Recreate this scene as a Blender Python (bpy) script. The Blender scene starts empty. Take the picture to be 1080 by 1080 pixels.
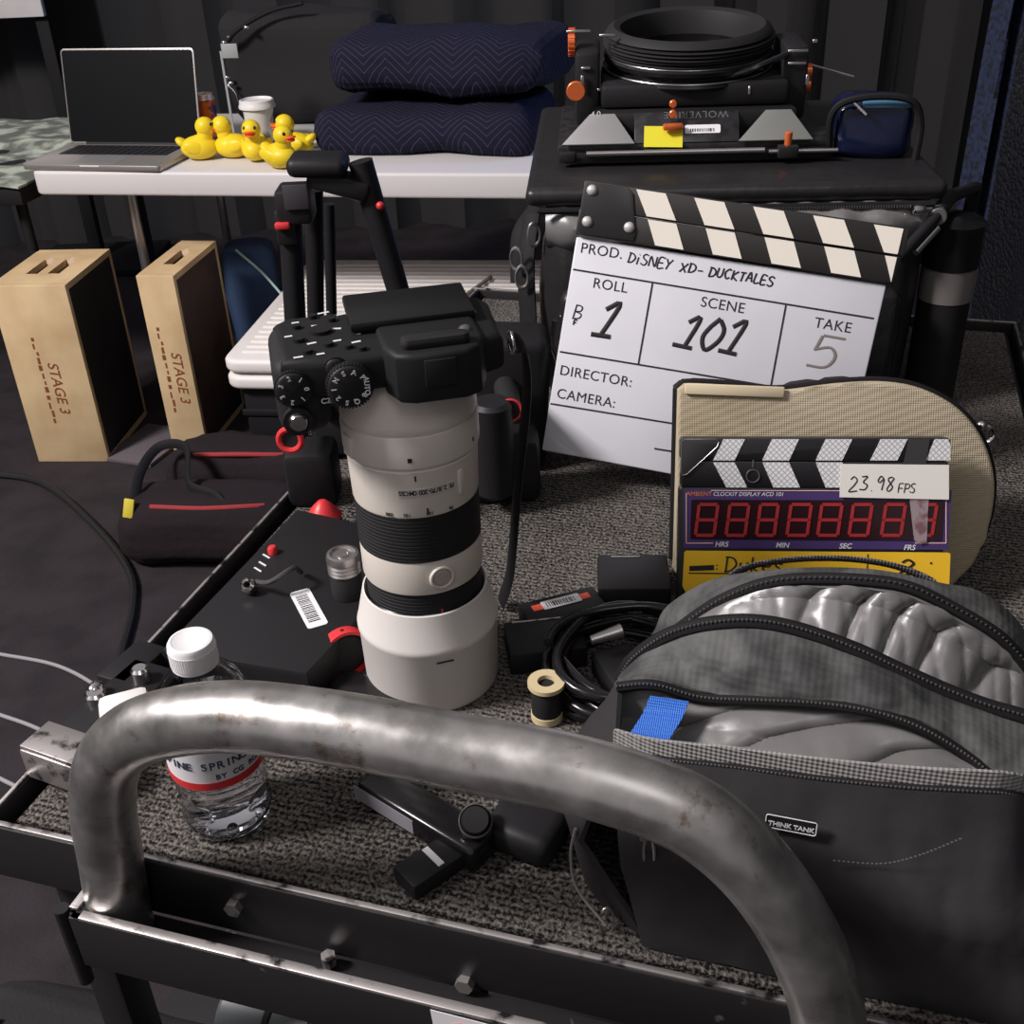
import bpy, bmesh, math, random
from mathutils import Vector, Matrix, Euler, noise
random.seed(11)
SC = bpy.context.scene
COL = SC.collection
R = math.radians
V = Vector

# ------------------------------------------------------------------ camera
H = 1.40
FPX = 1163.0
CX = V((0.99906096, -0.04332662, 0.0))            # world axes seen in camera space
CY = V((-0.02209402, -0.50946204, 0.86020944))
CU = V((-0.03726997, -0.85940167, -0.50994089))
cam_data = bpy.data.cameras.new('camera')
cam_data.sensor_width = 36.0
cam_data.sensor_fit = 'HORIZONTAL'
cam_data.lens = FPX / 1080.0 * 36.0
cam_data.clip_start = 0.02
cam = bpy.data.objects.new('camera', cam_data)
COL.objects.link(cam)
cam.matrix_world = Matrix(((CX[0], -CX[1], -CX[2], 0), (CY[0], -CY[1], -CY[2], 0), (CU[0], -CU[1], -CU[2], H), (0, 0, 0, 1)))
SC.camera = cam

# ------------------------------------------------------------------ world, lights, exposure
SC.view_settings.view_transform = 'Standard'
SC.view_settings.look = 'None'
SC.view_settings.gamma = 1.0
SC.view_settings.use_curve_mapping = False
SC.view_settings.exposure = 0.72
world = bpy.data.worlds.new('stage_ambient')
SC.world = world
world.use_nodes = True
WN = world.node_tree.nodes
WL = world.node_tree.links
_tc = WN.new('ShaderNodeTexCoord')
_sp = WN.new('ShaderNodeSeparateXYZ')
_mr = WN.new('ShaderNodeMapRange')
_mr.inputs['From Min'].default_value = -1.0
_mr.inputs['From Max'].default_value = 0.6
_mr.inputs['To Min'].default_value = 0.37
_mr.inputs['To Max'].default_value = 0.05
WL.new(_tc.outputs['Generated'], _sp.inputs[0])
WL.new(_sp.outputs['X'], _mr.inputs['Value'])
WL.new(_mr.outputs['Result'], WN['Background'].inputs[1])
WN['Background'].inputs[0].default_value = (1.0, 0.95, 0.98, 1)


def area_light(name, loc, target, size, power, color=(1, 1, 1), sy=None):
    d = bpy.data.lights.new(name, 'AREA')
    d.energy = power
    d.color = color
    d.size = size
    if sy:
        d.shape = 'RECTANGLE'
        d.size_y = sy
    o = bpy.data.objects.new(name, d)
    COL.objects.link(o)
    o.location = loc
    o.rotation_euler = (V(target) - V(loc)).to_track_quat('-Z', 'Y').to_euler()
    return o


area_light('key_light', (-2.9, 0.25, 3.7), (-0.2, 1.2, 0.8), 0.8, 152, (1.0, 0.955, 0.95))
area_light('overhead_light', (0.2, -1.3, 3.6), (0.0, 0.9, 0.85), 1.0, 6, (1.0, 0.97, 0.98))
area_light('blue_stage_light', (2.1, 3.4, 2.3), (0.7, 1.4, 1.2), 0.4, 14, (0.25, 0.45, 1.0))

# ------------------------------------------------------------------ placing helpers
O3 = V((0, 0, H))
ANG = R(17.7)
E1 = V((math.cos(ANG), -math.sin(ANG), 0))     # along the cart's front edge
E2 = V((math.sin(ANG), math.cos(ANG), 0))      # along the cart's depth
C0 = V((-0.363, 0.547, 0))                     # front left corner of the cart
ZD = 0.842                                     # carpet surface


def ray(px, py):
    d = V((px - 540.0, py - 540.0, FPX))
    d.normalize()
    return V((d.dot(CX), d.dot(CY), d.dot(CU)))


def atz(px, py, z):
    r = ray(px, py)
    return O3 + r * ((z - H) / r.z)


def aty(px, py, y):
    r = ray(px, py)
    return O3 + r * (y / r.y)


def atv(px, py, v):
    r = ray(px, py)
    c = C0.dot(E2) + v
    return O3 + r * ((c - O3.dot(E2)) / r.dot(E2))


def atd(px, py, d):
    return O3 + ray(px, py) * d


def onplane(px, py, M):
    """point of the plane z=0 of frame M seen at a place of the photo, in the frame's own x, y"""
    r = ray(px, py)
    n = M.to_3x3() @ V((0, 0, 1))
    o = M.to_translation()
    p = O3 + r * ((o - O3).dot(n) / r.dot(n))
    q = M.inverted() @ p
    return V((q.x, q.y))


def dk(u, v, z=ZD):
    p = C0 + E1 * u + E2 * v
    return V((p.x, p.y, z))


def uvz(p):
    d = V((p.x, p.y, 0)) - C0
    return V((d.dot(E1), d.dot(E2), p.z))


# ------------------------------------------------------------------ materials
def srgb(c):
    def f(x):
        x /= 255.0
        return x / 12.92 if x <= 0.04045 else ((x + 0.055) / 1.055) ** 2.4
    return (f(c[0]), f(c[1]), f(c[2]), 1.0)


MATS = {}


def mat(name, col, rough=0.5, metal=0.0, spec=0.5, noise_=None, bump=None, coat=0.0, trans=0.0, ior=1.45, bscale=None, weave=None, rnoise=None):
    """col in sRGB 0-255. noise_=(scale, second colour, low, high, detail). bump=(scale, strength, distance). weave=(scale, strength)"""
    if name in MATS:
        return MATS[name]
    m = bpy.data.materials.new(name)
    m.use_nodes = True
    nt = m.node_tree
    N = nt.nodes
    L = nt.links
    b = N['Principled BSDF']
    b.inputs['Base Color'].default_value = srgb(col)
    b.inputs['Roughness'].default_value = rough
    b.inputs['Metallic'].default_value = metal
    b.inputs['Specular IOR Level'].default_value = spec
    b.inputs['IOR'].default_value = ior
    b.inputs['Coat Weight'].default_value = coat
    b.inputs['Transmission Weight'].default_value = trans
    tc = None

    def coord():
        nonlocal tc
        if tc is None:
            tc = N.new('ShaderNodeTexCoord')
        return tc.outputs['Object']
    if noise_:
        sc, c2, lo, hi, det = noise_
        t = N.new('ShaderNodeTexNoise')
        t.inputs['Scale'].default_value = sc
        t.inputs['Detail'].default_value = det
        L.new(coord(), t.inputs['Vector'])
        r = N.new('ShaderNodeValToRGB')
        r.color_ramp.elements[0].position = lo
        r.color_ramp.elements[1].position = hi
        r.color_ramp.elements[0].color = srgb(col)
        r.color_ramp.elements[1].color = srgb(c2)
        L.new(t.outputs['Fac'], r.inputs['Fac'])
        L.new(r.outputs['Color'], b.inputs['Base Color'])
    if rnoise:
        t = N.new('ShaderNodeTexNoise')
        t.inputs['Scale'].default_value = rnoise[0]
        t.inputs['Detail'].default_value = 6
        L.new(coord(), t.inputs['Vector'])
        mr = N.new('ShaderNodeMapRange')
        mr.inputs['From Min'].default_value = 0.3
        mr.inputs['From Max'].default_value = 0.7
        mr.inputs['To Min'].default_value = rnoise[1]
        mr.inputs['To Max'].default_value = rnoise[2]
        L.new(t.outputs['Fac'], mr.inputs['Value'])
        L.new(mr.outputs['Result'], b.inputs['Roughness'])
    last = None
    if bump:
        t = N.new('ShaderNodeTexNoise')
        t.inputs['Scale'].default_value = bump[0]
        t.inputs['Detail'].default_value = 4
        L.new(coord(), t.inputs['Vector'])
        bp = N.new('ShaderNodeBump')
        bp.inputs['Strength'].default_value = bump[1]
        bp.inputs['Distance'].default_value = bump[2] if len(bump) > 2 else 0.002
        L.new(t.outputs['Fac'], bp.inputs['Height'])
        last = bp
    if weave:
        sc, st = weave
        hs = []
        for d in ('X', 'Y', 'Z'):
            w = N.new('ShaderNodeTexWave')
            w.wave_type = 'BANDS'
            w.bands_direction = d
            w.inputs['Scale'].default_value = sc
            L.new(coord(), w.inputs['Vector'])
            hs.append(w)
        a = N.new('ShaderNodeMath')
        a.operation = 'ADD'
        L.new(hs[0].outputs['Fac'], a.inputs[0])
        L.new(hs[1].outputs['Fac'], a.inputs[1])
        a2 = N.new('ShaderNodeMath')
        a2.operation = 'ADD'
        L.new(a.outputs[0], a2.inputs[0])
        L.new(hs[2].outputs['Fac'], a2.inputs[1])
        bp = N.new('ShaderNodeBump')
        bp.inputs['Strength'].default_value = st
        bp.inputs['Distance'].default_value = 0.0008
        L.new(a2.outputs[0], bp.inputs['Height'])
        if last:
            L.new(last.outputs['Normal'], bp.inputs['Normal'])
        last = bp
    if last:
        L.new(last.outputs['Normal'], b.inputs['Normal'])
    MATS[name] = m
    return m


black_plastic = mat('black_plastic', (30, 29, 31), 0.5, spec=.3, bump=(900, 0.15, 0.0005))
black_matte = mat('black_matte', (26, 25, 26), 0.7, spec=.3)
black_gloss = mat('black_gloss', (22, 21, 23), 0.22)
black_rubber = mat('black_rubber', (34, 33, 34), 0.65, spec=.3, bump=(700, 0.3, 0.0006))
black_fabric = mat('black_fabric', (42, 40, 42), 0.9, spec=0.2, bump=(260, 0.5, 0.0015))
black_nylon = mat('black_nylon', (27, 26, 28), 0.7, spec=0.2, weave=(400, 0.08), bump=(25, 0.25, 0.006))
pack_black = mat('pack_black_nylon', (50, 48, 50), 0.8, spec=0.15, bump=(25, 0.25, 0.006))
black_vinyl = mat('black_vinyl', (34, 33, 34), 0.38, bump=(18, 0.35, 0.010))
black_metal = mat('worn_black_metal', (34, 32, 33), 0.42, spec=.35, metal=0.0, noise_=(55, (90, 86, 84), 0.70, 0.76, 6), bump=(120, 0.2, 0.001))
edge_metal = mat('bare_metal_edge', (196, 190, 188), 0.38, metal=0.85, noise_=(70, (60, 56, 56), 0.54, 0.66, 6))
chrome = mat('chrome', (215, 213, 212), 0.18, metal=1.0)
steel = mat('dull_steel', (170, 166, 164), 0.35, metal=0.9)
white_plastic = mat('white_plastic', (226, 222, 220), 0.4, noise_=(6, (212, 205, 204), 0.4, 0.7, 3))
white_ribbed = mat('white_ribbed_plastic', (226, 220, 216), 0.5)
ink = mat('black_ink', (30, 28, 30), 0.6)
grey_ink = mat('grey_ink', (120, 112, 108), 0.6)
white_print = mat('white_print', (214, 212, 212), 0.6)
red_plastic = mat('red_plastic', (205, 52, 56), 0.4)
orange_metal = mat('orange_anodised', (224, 112, 62), 0.3, metal=0.45)
sticker_white = mat('white_sticker', (222, 220, 222), 0.5)
yellow_tape = mat('yellow_tape', (214, 204, 40), 0.6)
satin = mat('grey_satin_lining', (106, 104, 103), 0.36, spec=0.8, bump=(60, 0.12, 0.004))
ripstop = mat('grey_ripstop', (80, 80, 78), 0.7, noise_=(38, (52, 52, 52), 0.42, 0.62, 5), weave=(75, 0.16), bump=(30, 0.3, 0.005))
webbing = mat('grey_webbing', (92, 88, 92), 0.8, weave=(150, 0.9))


# ------------------------------------------------------------------ mesh builder
ROOTM = {}


class MB:
    def __init__(self):
        self.bm = bmesh.new()

    def _in(self, t, M=None):
        if M is not None:
            t.transform(M)
        bmesh.ops.recalc_face_normals(t, faces=t.faces)
        me = bpy.data.meshes.new('t')
        t.to_mesh(me)
        t.free()
        self.bm.from_mesh(me)
        bpy.data.meshes.remove(me)
        return self

    def box(self, size, loc=(0, 0, 0), rot=(0, 0, 0), bevel=0.0, seg=2, taper=None, M=None):
        t = bmesh.new()
        bmesh.ops.create_cube(t, size=1.0)
        for v in t.verts:
            if taper and v.co.z > 0:
                v.co.x *= taper[0]
                v.co.y *= taper[1]
            v.co = V((v.co.x * size[0], v.co.y * size[1], v.co.z * size[2]))
        if bevel:
            bmesh.ops.bevel(t, geom=list(t.edges), offset=bevel, segments=seg, affect='EDGES', profile=0.5)
        X = Matrix.Translation(loc) @ Euler(rot).to_matrix().to_4x4()
        return self._in(t, (M @ X) if M is not None else X)

    def lathe(self, prof, M=None, seg=48, closed=False):
        t = bmesh.new()
        rings = []
        for r, z in prof:
            if r <= 1e-6:
                rings.append([t.verts.new((0, 0, z))])
            else:
                rings.append([t.verts.new((r * math.cos(2 * math.pi * i / seg), r * math.sin(2 * math.pi * i / seg), z)) for i in range(seg)])
        prs = list(zip(rings, rings[1:]))
        if closed:
            prs.append((rings[-1], rings[0]))
        for a, b in prs:
            if len(a) == 1 and len(b) == 1:
                continue
            for i in range(seg):
                j = (i + 1) % seg
                if len(a) == 1:
                    t.faces.new((a[0], b[i], b[j]))
                elif len(b) == 1:
                    t.faces.new((a[i], a[j], b[0]))
                else:
                    t.faces.new((a[i], a[j], b[j], b[i]))
        if not closed:
            for rg in (rings[0], rings[-1]):
                if len(rg) > 1:
                    t.faces.new(rg)
        return self._in(t, M)

    def cyl(self, p0, p1, r0, r1=None, seg=24, bevel=0.0):
        p0, p1 = V(p0), V(p1)
        r1 = r0 if r1 is None else r1
        d = p1 - p0
        h = d.length
        M = Matrix.Translation(p0) @ d.to_track_quat('Z', 'Y').to_matrix().to_4x4()
        if bevel:
            pr = [(r0 - bevel, 0), (r0, bevel), (r1, h - bevel), (r1 - bevel, h)]
        else:
            pr = [(r0, 0), (r1, h)]
        return self.lathe(pr, M, seg)

    def tube(self, pts, r, seg=12, closed=False, flat=1.0, up=None):
        pts = [V(p) for p in pts]
        n = len(pts)
        rs = r if isinstance(r, (list, tuple)) else [r] * n
        t = bmesh.new()
        rings = []
        nrm = None
        for i, p in enumerate(pts):
            a = pts[i - 1] if (i > 0 or closed) else p
            c = pts[(i + 1) % n] if (i < n - 1 or closed) else p
            tg = (c - a)
            if tg.length < 1e-9:
                tg = V((0, 0, 1))
            tg.normalize()
            if up is not None:
                s = tg.cross(up)
                if s.length < 1e-6:
                    s = tg.orthogonal()
                s.normalize()
                nrm = s.cross(tg).normalized()
            elif nrm is None:
                nrm = tg.orthogonal().normalized()
            else:
                nrm = (nrm - tg * nrm.dot(tg))
                if nrm.length < 1e-6:
                    nrm = tg.orthogonal()
                nrm.normalize()
            bn = tg.cross(nrm)
            rings.append([t.verts.new(p + (nrm * math.cos(2 * math.pi * k / seg) * flat + bn * math.sin(2 * math.pi * k / seg)) * rs[i]) for k in range(seg)])
        for i in range(n if closed else n - 1):
            a, b = rings[i], rings[(i + 1) % n]
            for k in range(seg):
                j = (k + 1) % seg
                t.faces.new((a[k], a[j], b[j], b[k]))
        if not closed:
            t.faces.new(rings[0])
            t.faces.new(rings[-1])
        return self._in(t)

    def prism(self, outline, h, M=None, bevel=0.0, seg=2):
        t = bmesh.new()
        vs = [t.verts.new((p[0], p[1], 0)) for p in outline]
        f = t.faces.new(vs)
        g = bmesh.ops.extrude_face_region(t, geom=[f])
        for e in g['geom']:
            if isinstance(e, bmesh.types.BMVert):
                e.co.z += h
        if bevel:
            top = [e for e in t.edges if all(abs(v.co.z - h) < 1e-7 for v in e.verts)]
            bot = [e for e in t.edges if all(abs(v.co.z) < 1e-7 for v in e.verts)]
            bmesh.ops.bevel(t, geom=top + bot, offset=bevel, segments=seg, affect='EDGES', profile=0.5)
        return self._in(t, M)

    def grid(self, rows, closed=False, thick=0.0):
        t = bmesh.new()
        g = [[t.verts.new(p) for p in r] for r in rows]
        for a, b in zip(g, g[1:]):
            n = len(a)
            for i in range(n if closed else n - 1):
                j = (i + 1) % n
                t.faces.new((a[i], a[j], b[j], b[i]))
        if thick:
            t.normal_update()
            bmesh.ops.solidify(t, geom=list(t.faces), thickness=thick)
        return self._in(t)

    def sphere(self, loc, rad, rot=(0, 0, 0), seg=24, rings=14, M=None):
        t = bmesh.new()
        bmesh.ops.create_uvsphere(t, u_segments=seg, v_segments=rings, radius=1.0)
        if not isinstance(rad, (tuple, list)):
            rad = (rad, rad, rad)
        X = Matrix.Translation(loc) @ Euler(rot).to_matrix().to_4x4() @ Matrix.Diagonal((rad[0], rad[1], rad[2], 1))
        return self._in(t, (M @ X) if M is not None else X)

    def torus(self, loc, R_, r, M=None, seg=40, s2=12):
        pr = [(R_ + r * math.cos(2 * math.pi * k / s2), r * math.sin(2 * math.pi * k / s2)) for k in range(s2)]
        X = Matrix.Translation(loc)
        return self.lathe(pr, (M @ X) if M is not None else X, seg, closed=True)

    def subdivide_noise(self, cuts, amp, scale, seed=0.0):
        bmesh.ops.subdivide_edges(self.bm, edges=list(self.bm.edges), cuts=cuts, use_grid_fill=True)
        self.bm.normal_update()
        off = V((seed, seed * 1.7, seed * 0.3))
        mv = [(v, v.normal * (noise.fractal(v.co * scale + off, 1.0, 2.0, 3) * amp)) for v in self.bm.verts]
        for v, d in mv:
            v.co += d
        return self

    def build(self, name, m, parent=None, world=False, smooth=True, angle=38, origin=None, subsurf=0, solid=0.0):
        me = bpy.data.meshes.new(name)
        if world and parent is not None:
            r = parent
            while r.parent is not None:
                r = r.parent
            self.bm.transform(ROOTM[r.name].inverted())
        if origin is not None:
            self.bm.transform(Matrix.Translation(-V(origin)))
        self.bm.to_mesh(me)
        self.bm.free()
        me.materials.append(m)
        if smooth:
            for p in me.polygons:
                p.use_smooth = True
            me.set_sharp_from_angle(angle=R(angle))
        o = bpy.data.objects.new(name, me)
        COL.objects.link(o)
        if parent is not None:
            o.parent = parent
        if origin is not None:
            o.location = origin
            ROOTM[o.name] = Matrix.Translation(V(origin))
        elif parent is None:
            ROOTM[o.name] = Matrix.Identity(4)
        if solid:
            md = o.modifiers.new('thickness', 'SOLIDIFY')
            md.thickness = solid
        if subsurf:
            md = o.modifiers.new('smooth', 'SUBSURF')
            md.levels = subsurf
            md.render_levels = subsurf
        return o


def tag(o, label, cat, group=None, kind=None):
    o['label'] = label
    o['category'] = cat
    if group:
        o['group'] = group
    if kind:
        o['kind'] = kind
    return o


def thing(name, label, cat, loc=(0, 0, 0), rz=0.0, group=None, M=None):
    o = bpy.data.objects.new(name, None)
    o.empty_display_size = 0.05
    COL.objects.link(o)
    if M is None:
        M = Matrix.Translation(loc) @ Matrix.Rotation(rz, 4, 'Z')
    o.matrix_world = M
    ROOTM[o.name] = M.copy()
    return tag(o, label, cat, group)


def struct(mb, name, m, **k):
    o = mb.build(name, m, **k)
    o['kind'] = 'structure'
    return o


def copy_tree(o, parent=None):
    c = o.copy()
    COL.objects.link(c)
    if parent is not None:
        c.parent = parent
    for ch in list(o.children):
        copy_tree(ch, c)
    return c


def frame(o, x, y):
    """matrix with origin o, x axis x, y axis near y"""
    x = V(x).normalized()
    z = x.cross(V(y)).normalized()
    y = z.cross(x)
    return Matrix(((x.x, y.x, z.x, o[0]), (x.y, y.y, z.y, o[1]), (x.z, y.z, z.z, o[2]), (0, 0, 0, 1)))


def cat_rom(pts, n):
    pts = [V(p) for p in pts]
    P = [pts[0] * 2 - pts[1]] + pts + [pts[-1] * 2 - pts[-2]]
    L = [0.0]
    for a, b in zip(pts, pts[1:]):
        L.append(L[-1] + (b - a).length)
    out = []
    for k in range(n):
        s = L[-1] * k / (n - 1)
        i = 0
        while i < len(pts) - 2 and s > L[i + 1]:
            i += 1
        t = (s - L[i]) / max(L[i + 1] - L[i], 1e-9)
        p0, p1, p2, p3 = P[i], P[i + 1], P[i + 2], P[i + 3]
        out.append(0.5 * ((2 * p1) + (p2 - p0) * t + (2 * p0 - 5 * p1 + 4 * p2 - p3) * t * t + (3 * p1 - p0 - 3 * p2 + p3) * t ** 3))
    return out


def rrect(w, h, r, n=5, x0=0.0, y0=0.0):
    """rounded rectangle outline from corner (x0, y0)"""
    o = []
    for cx, cy, a in ((x0 + w - r, y0 + r, -90), (x0 + w - r, y0 + h - r, 0), (x0 + r, y0 + h - r, 90), (x0 + r, y0 + r, 180)):
        for k in range(n + 1):
            t = R(a + 90.0 * k / n)
            o.append((cx + r * math.cos(t), cy + r * math.sin(t)))
    return o


# ------------------------------------------------------------------ lettering
def printed(mb, text, size, M, align='LEFT', shear=0.0, extrude=0.0002, space=1.0, bold=0.0):
    """printed letters on the z=0 plane of frame M, baseline at its origin"""
    c = bpy.data.curves.new('txt', 'FONT')
    c.body = text
    c.size = size
    c.align_x = align
    c.shear = shear
    c.extrude = extrude
    c.space_character = space
    c.offset = bold
    o = bpy.data.objects.new('txt', c)
    COL.objects.link(o)
    dg = bpy.context.evaluated_depsgraph_get()
    me = bpy.data.meshes.new_from_object(o.evaluated_get(dg))
    me.transform(M)
    mb.bm.from_mesh(me)
    bpy.data.objects.remove(o)
    bpy.data.curves.remove(c)
    bpy.data.meshes.remove(me)
    return mb


GL = {
    'A': ([[(0, 0), (.28, 1), (.55, 0)], [(.1, .4), (.45, .4)]], .6),
    'B': ([[(.05, 0), (.05, 1)], [(0, 1), (.4, .9), (.4, .6), (.08, .52), (.5, .4), (.45, .08), (0, 0)]], .55),
    'C': ([[(.5, .85), (.3, 1), (.05, .7), (.05, .3), (.25, 0), (.5, .15)]], .55),
    'D': ([[(.05, 0), (.05, 1)], [(-.05, 1), (.35, .9), (.55, .5), (.35, .1), (-.03, 0)]], .6),
    'E': ([[(.5, .95), (.03, 1), (.03, 0), (.5, .04)], [(.03, .52), (.4, .52)]], .52),
    'F': ([[(.5, 1), (.03, .96), (.03, 0)], [(.03, .5), (.4, .52)]], .5),
    'I': ([[(.1, .95), (.1, 0)]], .22),
    'i': ([[(.1, .7), (.1, 0)], [(.1, .95), (.13, 1.0)]], .25),
    'K': ([[(.05, 1), (.05, 0)], [(.5, .95), (.07, .45), (.52, 0)]], .56),
    'L': ([[(.05, 1), (.05, 0), (.5, .03)]], .5),
    'N': ([[(.03, 0), (.05, 1), (.5, .05), (.52, 1)]], .6),
    'P': ([[(.05, 1), (.05, 0)], [(.0, 1), (.45, .92), (.45, .55), (.06, .45)]], .5),
    'S': ([[(.5, .9), (.25, 1), (.05, .8), (.2, .56), (.42, .4), (.47, .15), (.25, 0), (0, .1)]], .55),
    'T': ([[(0, .97), (.55, 1)], [(.28, 1), (.25, 0)]], .55),
    'U': ([[(.03, 1), (.05, .2), (.25, 0), (.48, .2), (.5, 1)]], .58),
    'X': ([[(0, 1), (.5, 0)], [(.5, 1), (0, 0)]], .55),
    'Y': ([[(0, 1), (.25, .52)], [(.5, 1), (.25, .52), (.15, 0)]], .52),
    '-': ([[(0, .45), (.4, .45)]], .5),
    '.': ([[(.1, 0), (.14, .05)]], .3),
    '1': ([[(.05, .8), (.38, 1), (.22, 0)], [(-.1, .02), (.5, .0)]], .55),
    '0': ([[(.3, 1), (.05, .7), (.05, .3), (.25, 0), (.5, .3), (.52, .7), (.3, 1)]], .6),
    '2': ([[(.03, .8), (.25, 1), (.48, .78), (.35, .45), (0, 0), (.55, .04)]], .6),
    '3': ([[(.05, .95), (.45, .95), (.2, .58), (.48, .35), (.4, .05), (0, .05)]], .58),
    '5': ([[(.58, 1), (.12, .98)], [(.12, .98), (.06, .56)], [(.06, .56), (.34, .66), (.55, .4), (.42, .08), (.0, .06)]], .6),
    '8': ([[(.45, .85), (.25, 1), (.08, .8), (.42, .3), (.25, 0), (.05, .2), (.45, .85)]], .55),
    '9': ([[(.45, .75), (.25, 1), (.06, .75), (.2, .52), (.45, .75), (.38, 0)]], .55),
    'u': ([[(.03, .6), (.05, .12), (.22, 0), (.4, .2), (.42, .6)], [(.42, .6), (.44, 0)]], .52),
    'k': ([[(.03, 1), (.03, 0)], [(.38, .62), (.05, .3), (.4, 0)]], .46),
    'e': ([[(.02, .32), (.38, .36), (.22, .62), (.03, .32), (.2, 0), (.42, .1)]], .48),
    's': ([[(.38, .55), (.15, .6), (.1, .42), (.35, .22), (.25, 0), (0, .05)]], .45),
    ' ': ([], .45),
}


def handwritten(mb, text, size, M, width, jitter=0.03, slant=0.12, track=0.12):
    x = 0.0
    rnd = random.Random(sum(map(ord, text)))
    for ch in text:
        st, w = GL[ch]
        dy = rnd.uniform(-.06, .06)
        for pl in st:
            pts = [((x + p[0] + p[1] * slant + rnd.uniform(-jitter, jitter)) * size, (p[1] + dy + rnd.uniform(-jitter, jitter)) * size, 0.0002) for p in pl]
            if len(pts) > 2:
                pts = cat_rom(pts, len(pts) * 4)
            t = MB()
            t.tube(pts, width / 2, 8, flat=0.2, up=V((0, 0, 1)))
            t.bm.transform(M)
            me = bpy.data.meshes.new('t')
            t.bm.to_mesh(me)
            t.bm.free()
            mb.bm.from_mesh(me)
            bpy.data.meshes.remove(me)
        x += w + track
    return mb


def barcode(mb, w, h, M, seed=1):
    rnd = random.Random(seed)
    x = 0
    while x < w:
        b = rnd.uniform(.0006, .0016)
        mb.box((b, h, .0003), (x + b / 2, h / 2, .00025), M=M)
        x += b + rnd.uniform(.0006, .0016)
    return mb


# ================================================================== SETTING
floor_m = mat('dark_carpet_floor', (50, 44, 47), 0.9, spec=0.25, noise_=(9, (40, 36, 38), 0.4, 0.65, 6), bump=(150, 0.4, 0.004))
struct(MB().box((12, 14, 0.1), (0, 3, -0.05)), 'floor', floor_m)
drape_m = mat('black_stage_drape', (56, 55, 56), 0.95, spec=0.15)
rows = []
for z in (0.0, 1.2, 2.4, 3.6):
    rows.append([V((-6 + 12 * i / 240, 4.9 + .05 * math.sin(i * 0.9) + .02 * math.sin(i * 2.3 + z), z)) for i in range(241)])
struct(MB().grid(rows, thick=0.01), 'wall_back', drape_m)
struct(MB().box((0.1, 9, 3.6), (3.2, 1.5, 1.8)), 'wall_right', drape_m)
struct(MB().box((0.1, 9, 3.6), (-5.2, 1.5, 1.8)), 'wall_left', drape_m)

# white board at the far left, leaning on the back drape
t = thing('white_board', 'blank white board standing at the back left behind the laptop', 'board', (aty(20, 10, 4.5).x, 4.5, 0))
MB().box((0.60, 0.03, 0.9), (-.215, 0.02, aty(20, 19, 4.5).z + .45), bevel=.004).build('panel', white_plastic, t)
MB().box((0.05, 0.05, 1.2), (0.06, 0.06, 0.6), bevel=.004).build('post', black_matte, t)
MB().box((0.5, 0.4, 0.03), (0.06, 0.06, 0.015), bevel=.004).build('base', black_matte, t)

# ================================================================== BACK TABLE
TA = R(-11.0)
TL = atz(30, 181, .74)
tab = thing('folding_table', 'long white plastic folding table carrying the laptop and toy ducks', 'table', (TL.x, TL.y, 0), TA)
TABM = ROOTM[tab.name]
MB().prism(rrect(2.0, 0.75, .03), .062, Matrix.Translation((0, 0, .678)), bevel=.008, seg=3).build('table_top', mat('table_white_plastic', (206, 201, 200), .45), tab)
for sx in (0.22, 1.78):
    for sy in (.1, .65):
        MB().cyl((sx, sy, 0), (sx, sy, .68), .013, seg=12).build('leg', steel, tab)
    MB().cyl((sx, .1, .2), (sx, .65, .2), .01, seg=12).build('cross_bar', steel, tab)

camo = mat('green_grey_cloth', (96, 100, 92), 0.85, noise_=(14, (176, 182, 168), 0.45, 0.62, 5), bump=(40, .4, .006))
t = thing('side_table', 'low table under a mottled green grey cloth left of the laptop', 'table', TABM @ V((-.78, .0, 0)), TA)
MB().box((.74, .8, .05), (.37, .4, .675), bevel=.006).build('table_top', black_matte, t)
for sx in (.06, .68):
    for sy in (.08, .72):
        MB().cyl((sx, sy, 0), (sx, sy, .66), .015, seg=10).build('leg', black_matte, t)
mb = MB()
rows = []
for j in range(24):
    f = j / 23
    rows.append([V((.755 * i / 30 - .01, f * .82 - .01, .703 + .014 * noise.noise(V((i * .2, j * .25, 3))) + (.012 if j > 12 else 0) * 1.0)) for i in range(31)])
mb.grid(rows, thick=.006).build('cloth', camo, t)

# ------------------------------------------------------------------ laptop
alu = mat('silver_aluminium', (178, 172, 168), 0.35, metal=0.7)
lp0, lp1 = atz(22, 173, .757), atz(168, 175, .757)
lb0 = atz(68, 150, .757)
lx = (lp1 - lp0)
LM = frame((lp0.x, lp0.y, .742), lx, lb0 - lp0)
lap = thing('laptop', 'open silver laptop with a dark screen on the white table', 'laptop', M=LM)
LW = lx.length
LD = 0.245
MB().prism(rrect(LW, LD, .012), .0145, bevel=.002).build('base', alu, lap)
kb = MB().box((LW * .8, LD * .42, .001), (LW / 2, LD * .68, .0148))
for r_ in range(6):
    for c_ in range(14):
        kb.box((LW * .048, LD * .058, .0015), (LW * .13 + c_ * LW * .057, LD * .5 + r_ * LD * .07, .0158), bevel=.0005, seg=1)
kb.build('keyboard', black_plastic, lap)
MB().prism(rrect(LW * .32, LD * .36, .004, x0=LW * .34, y0=LD * .06), .0004, Matrix.Translation((0, 0, .0146))).build('trackpad', mat('trackpad_grey', (150, 146, 144), .4, metal=.4), lap)
MB().box((LW * .14, .003, .004), (LW * .5, .0, .0115), bevel=.001).build('finger_notch', mat('bright_aluminium', (235, 230, 228), .3, metal=.3), lap)
LT = Matrix.Translation((0, LD - .004, .0155)) @ Matrix.Rotation(R(78), 4, 'X')
lid = MB().prism(rrect(LW, .245, .012), .006, LT @ Matrix.Translation((0, 0, -.006)), bevel=.0015)
lid = lid.build('lid', alu, lap)
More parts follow.
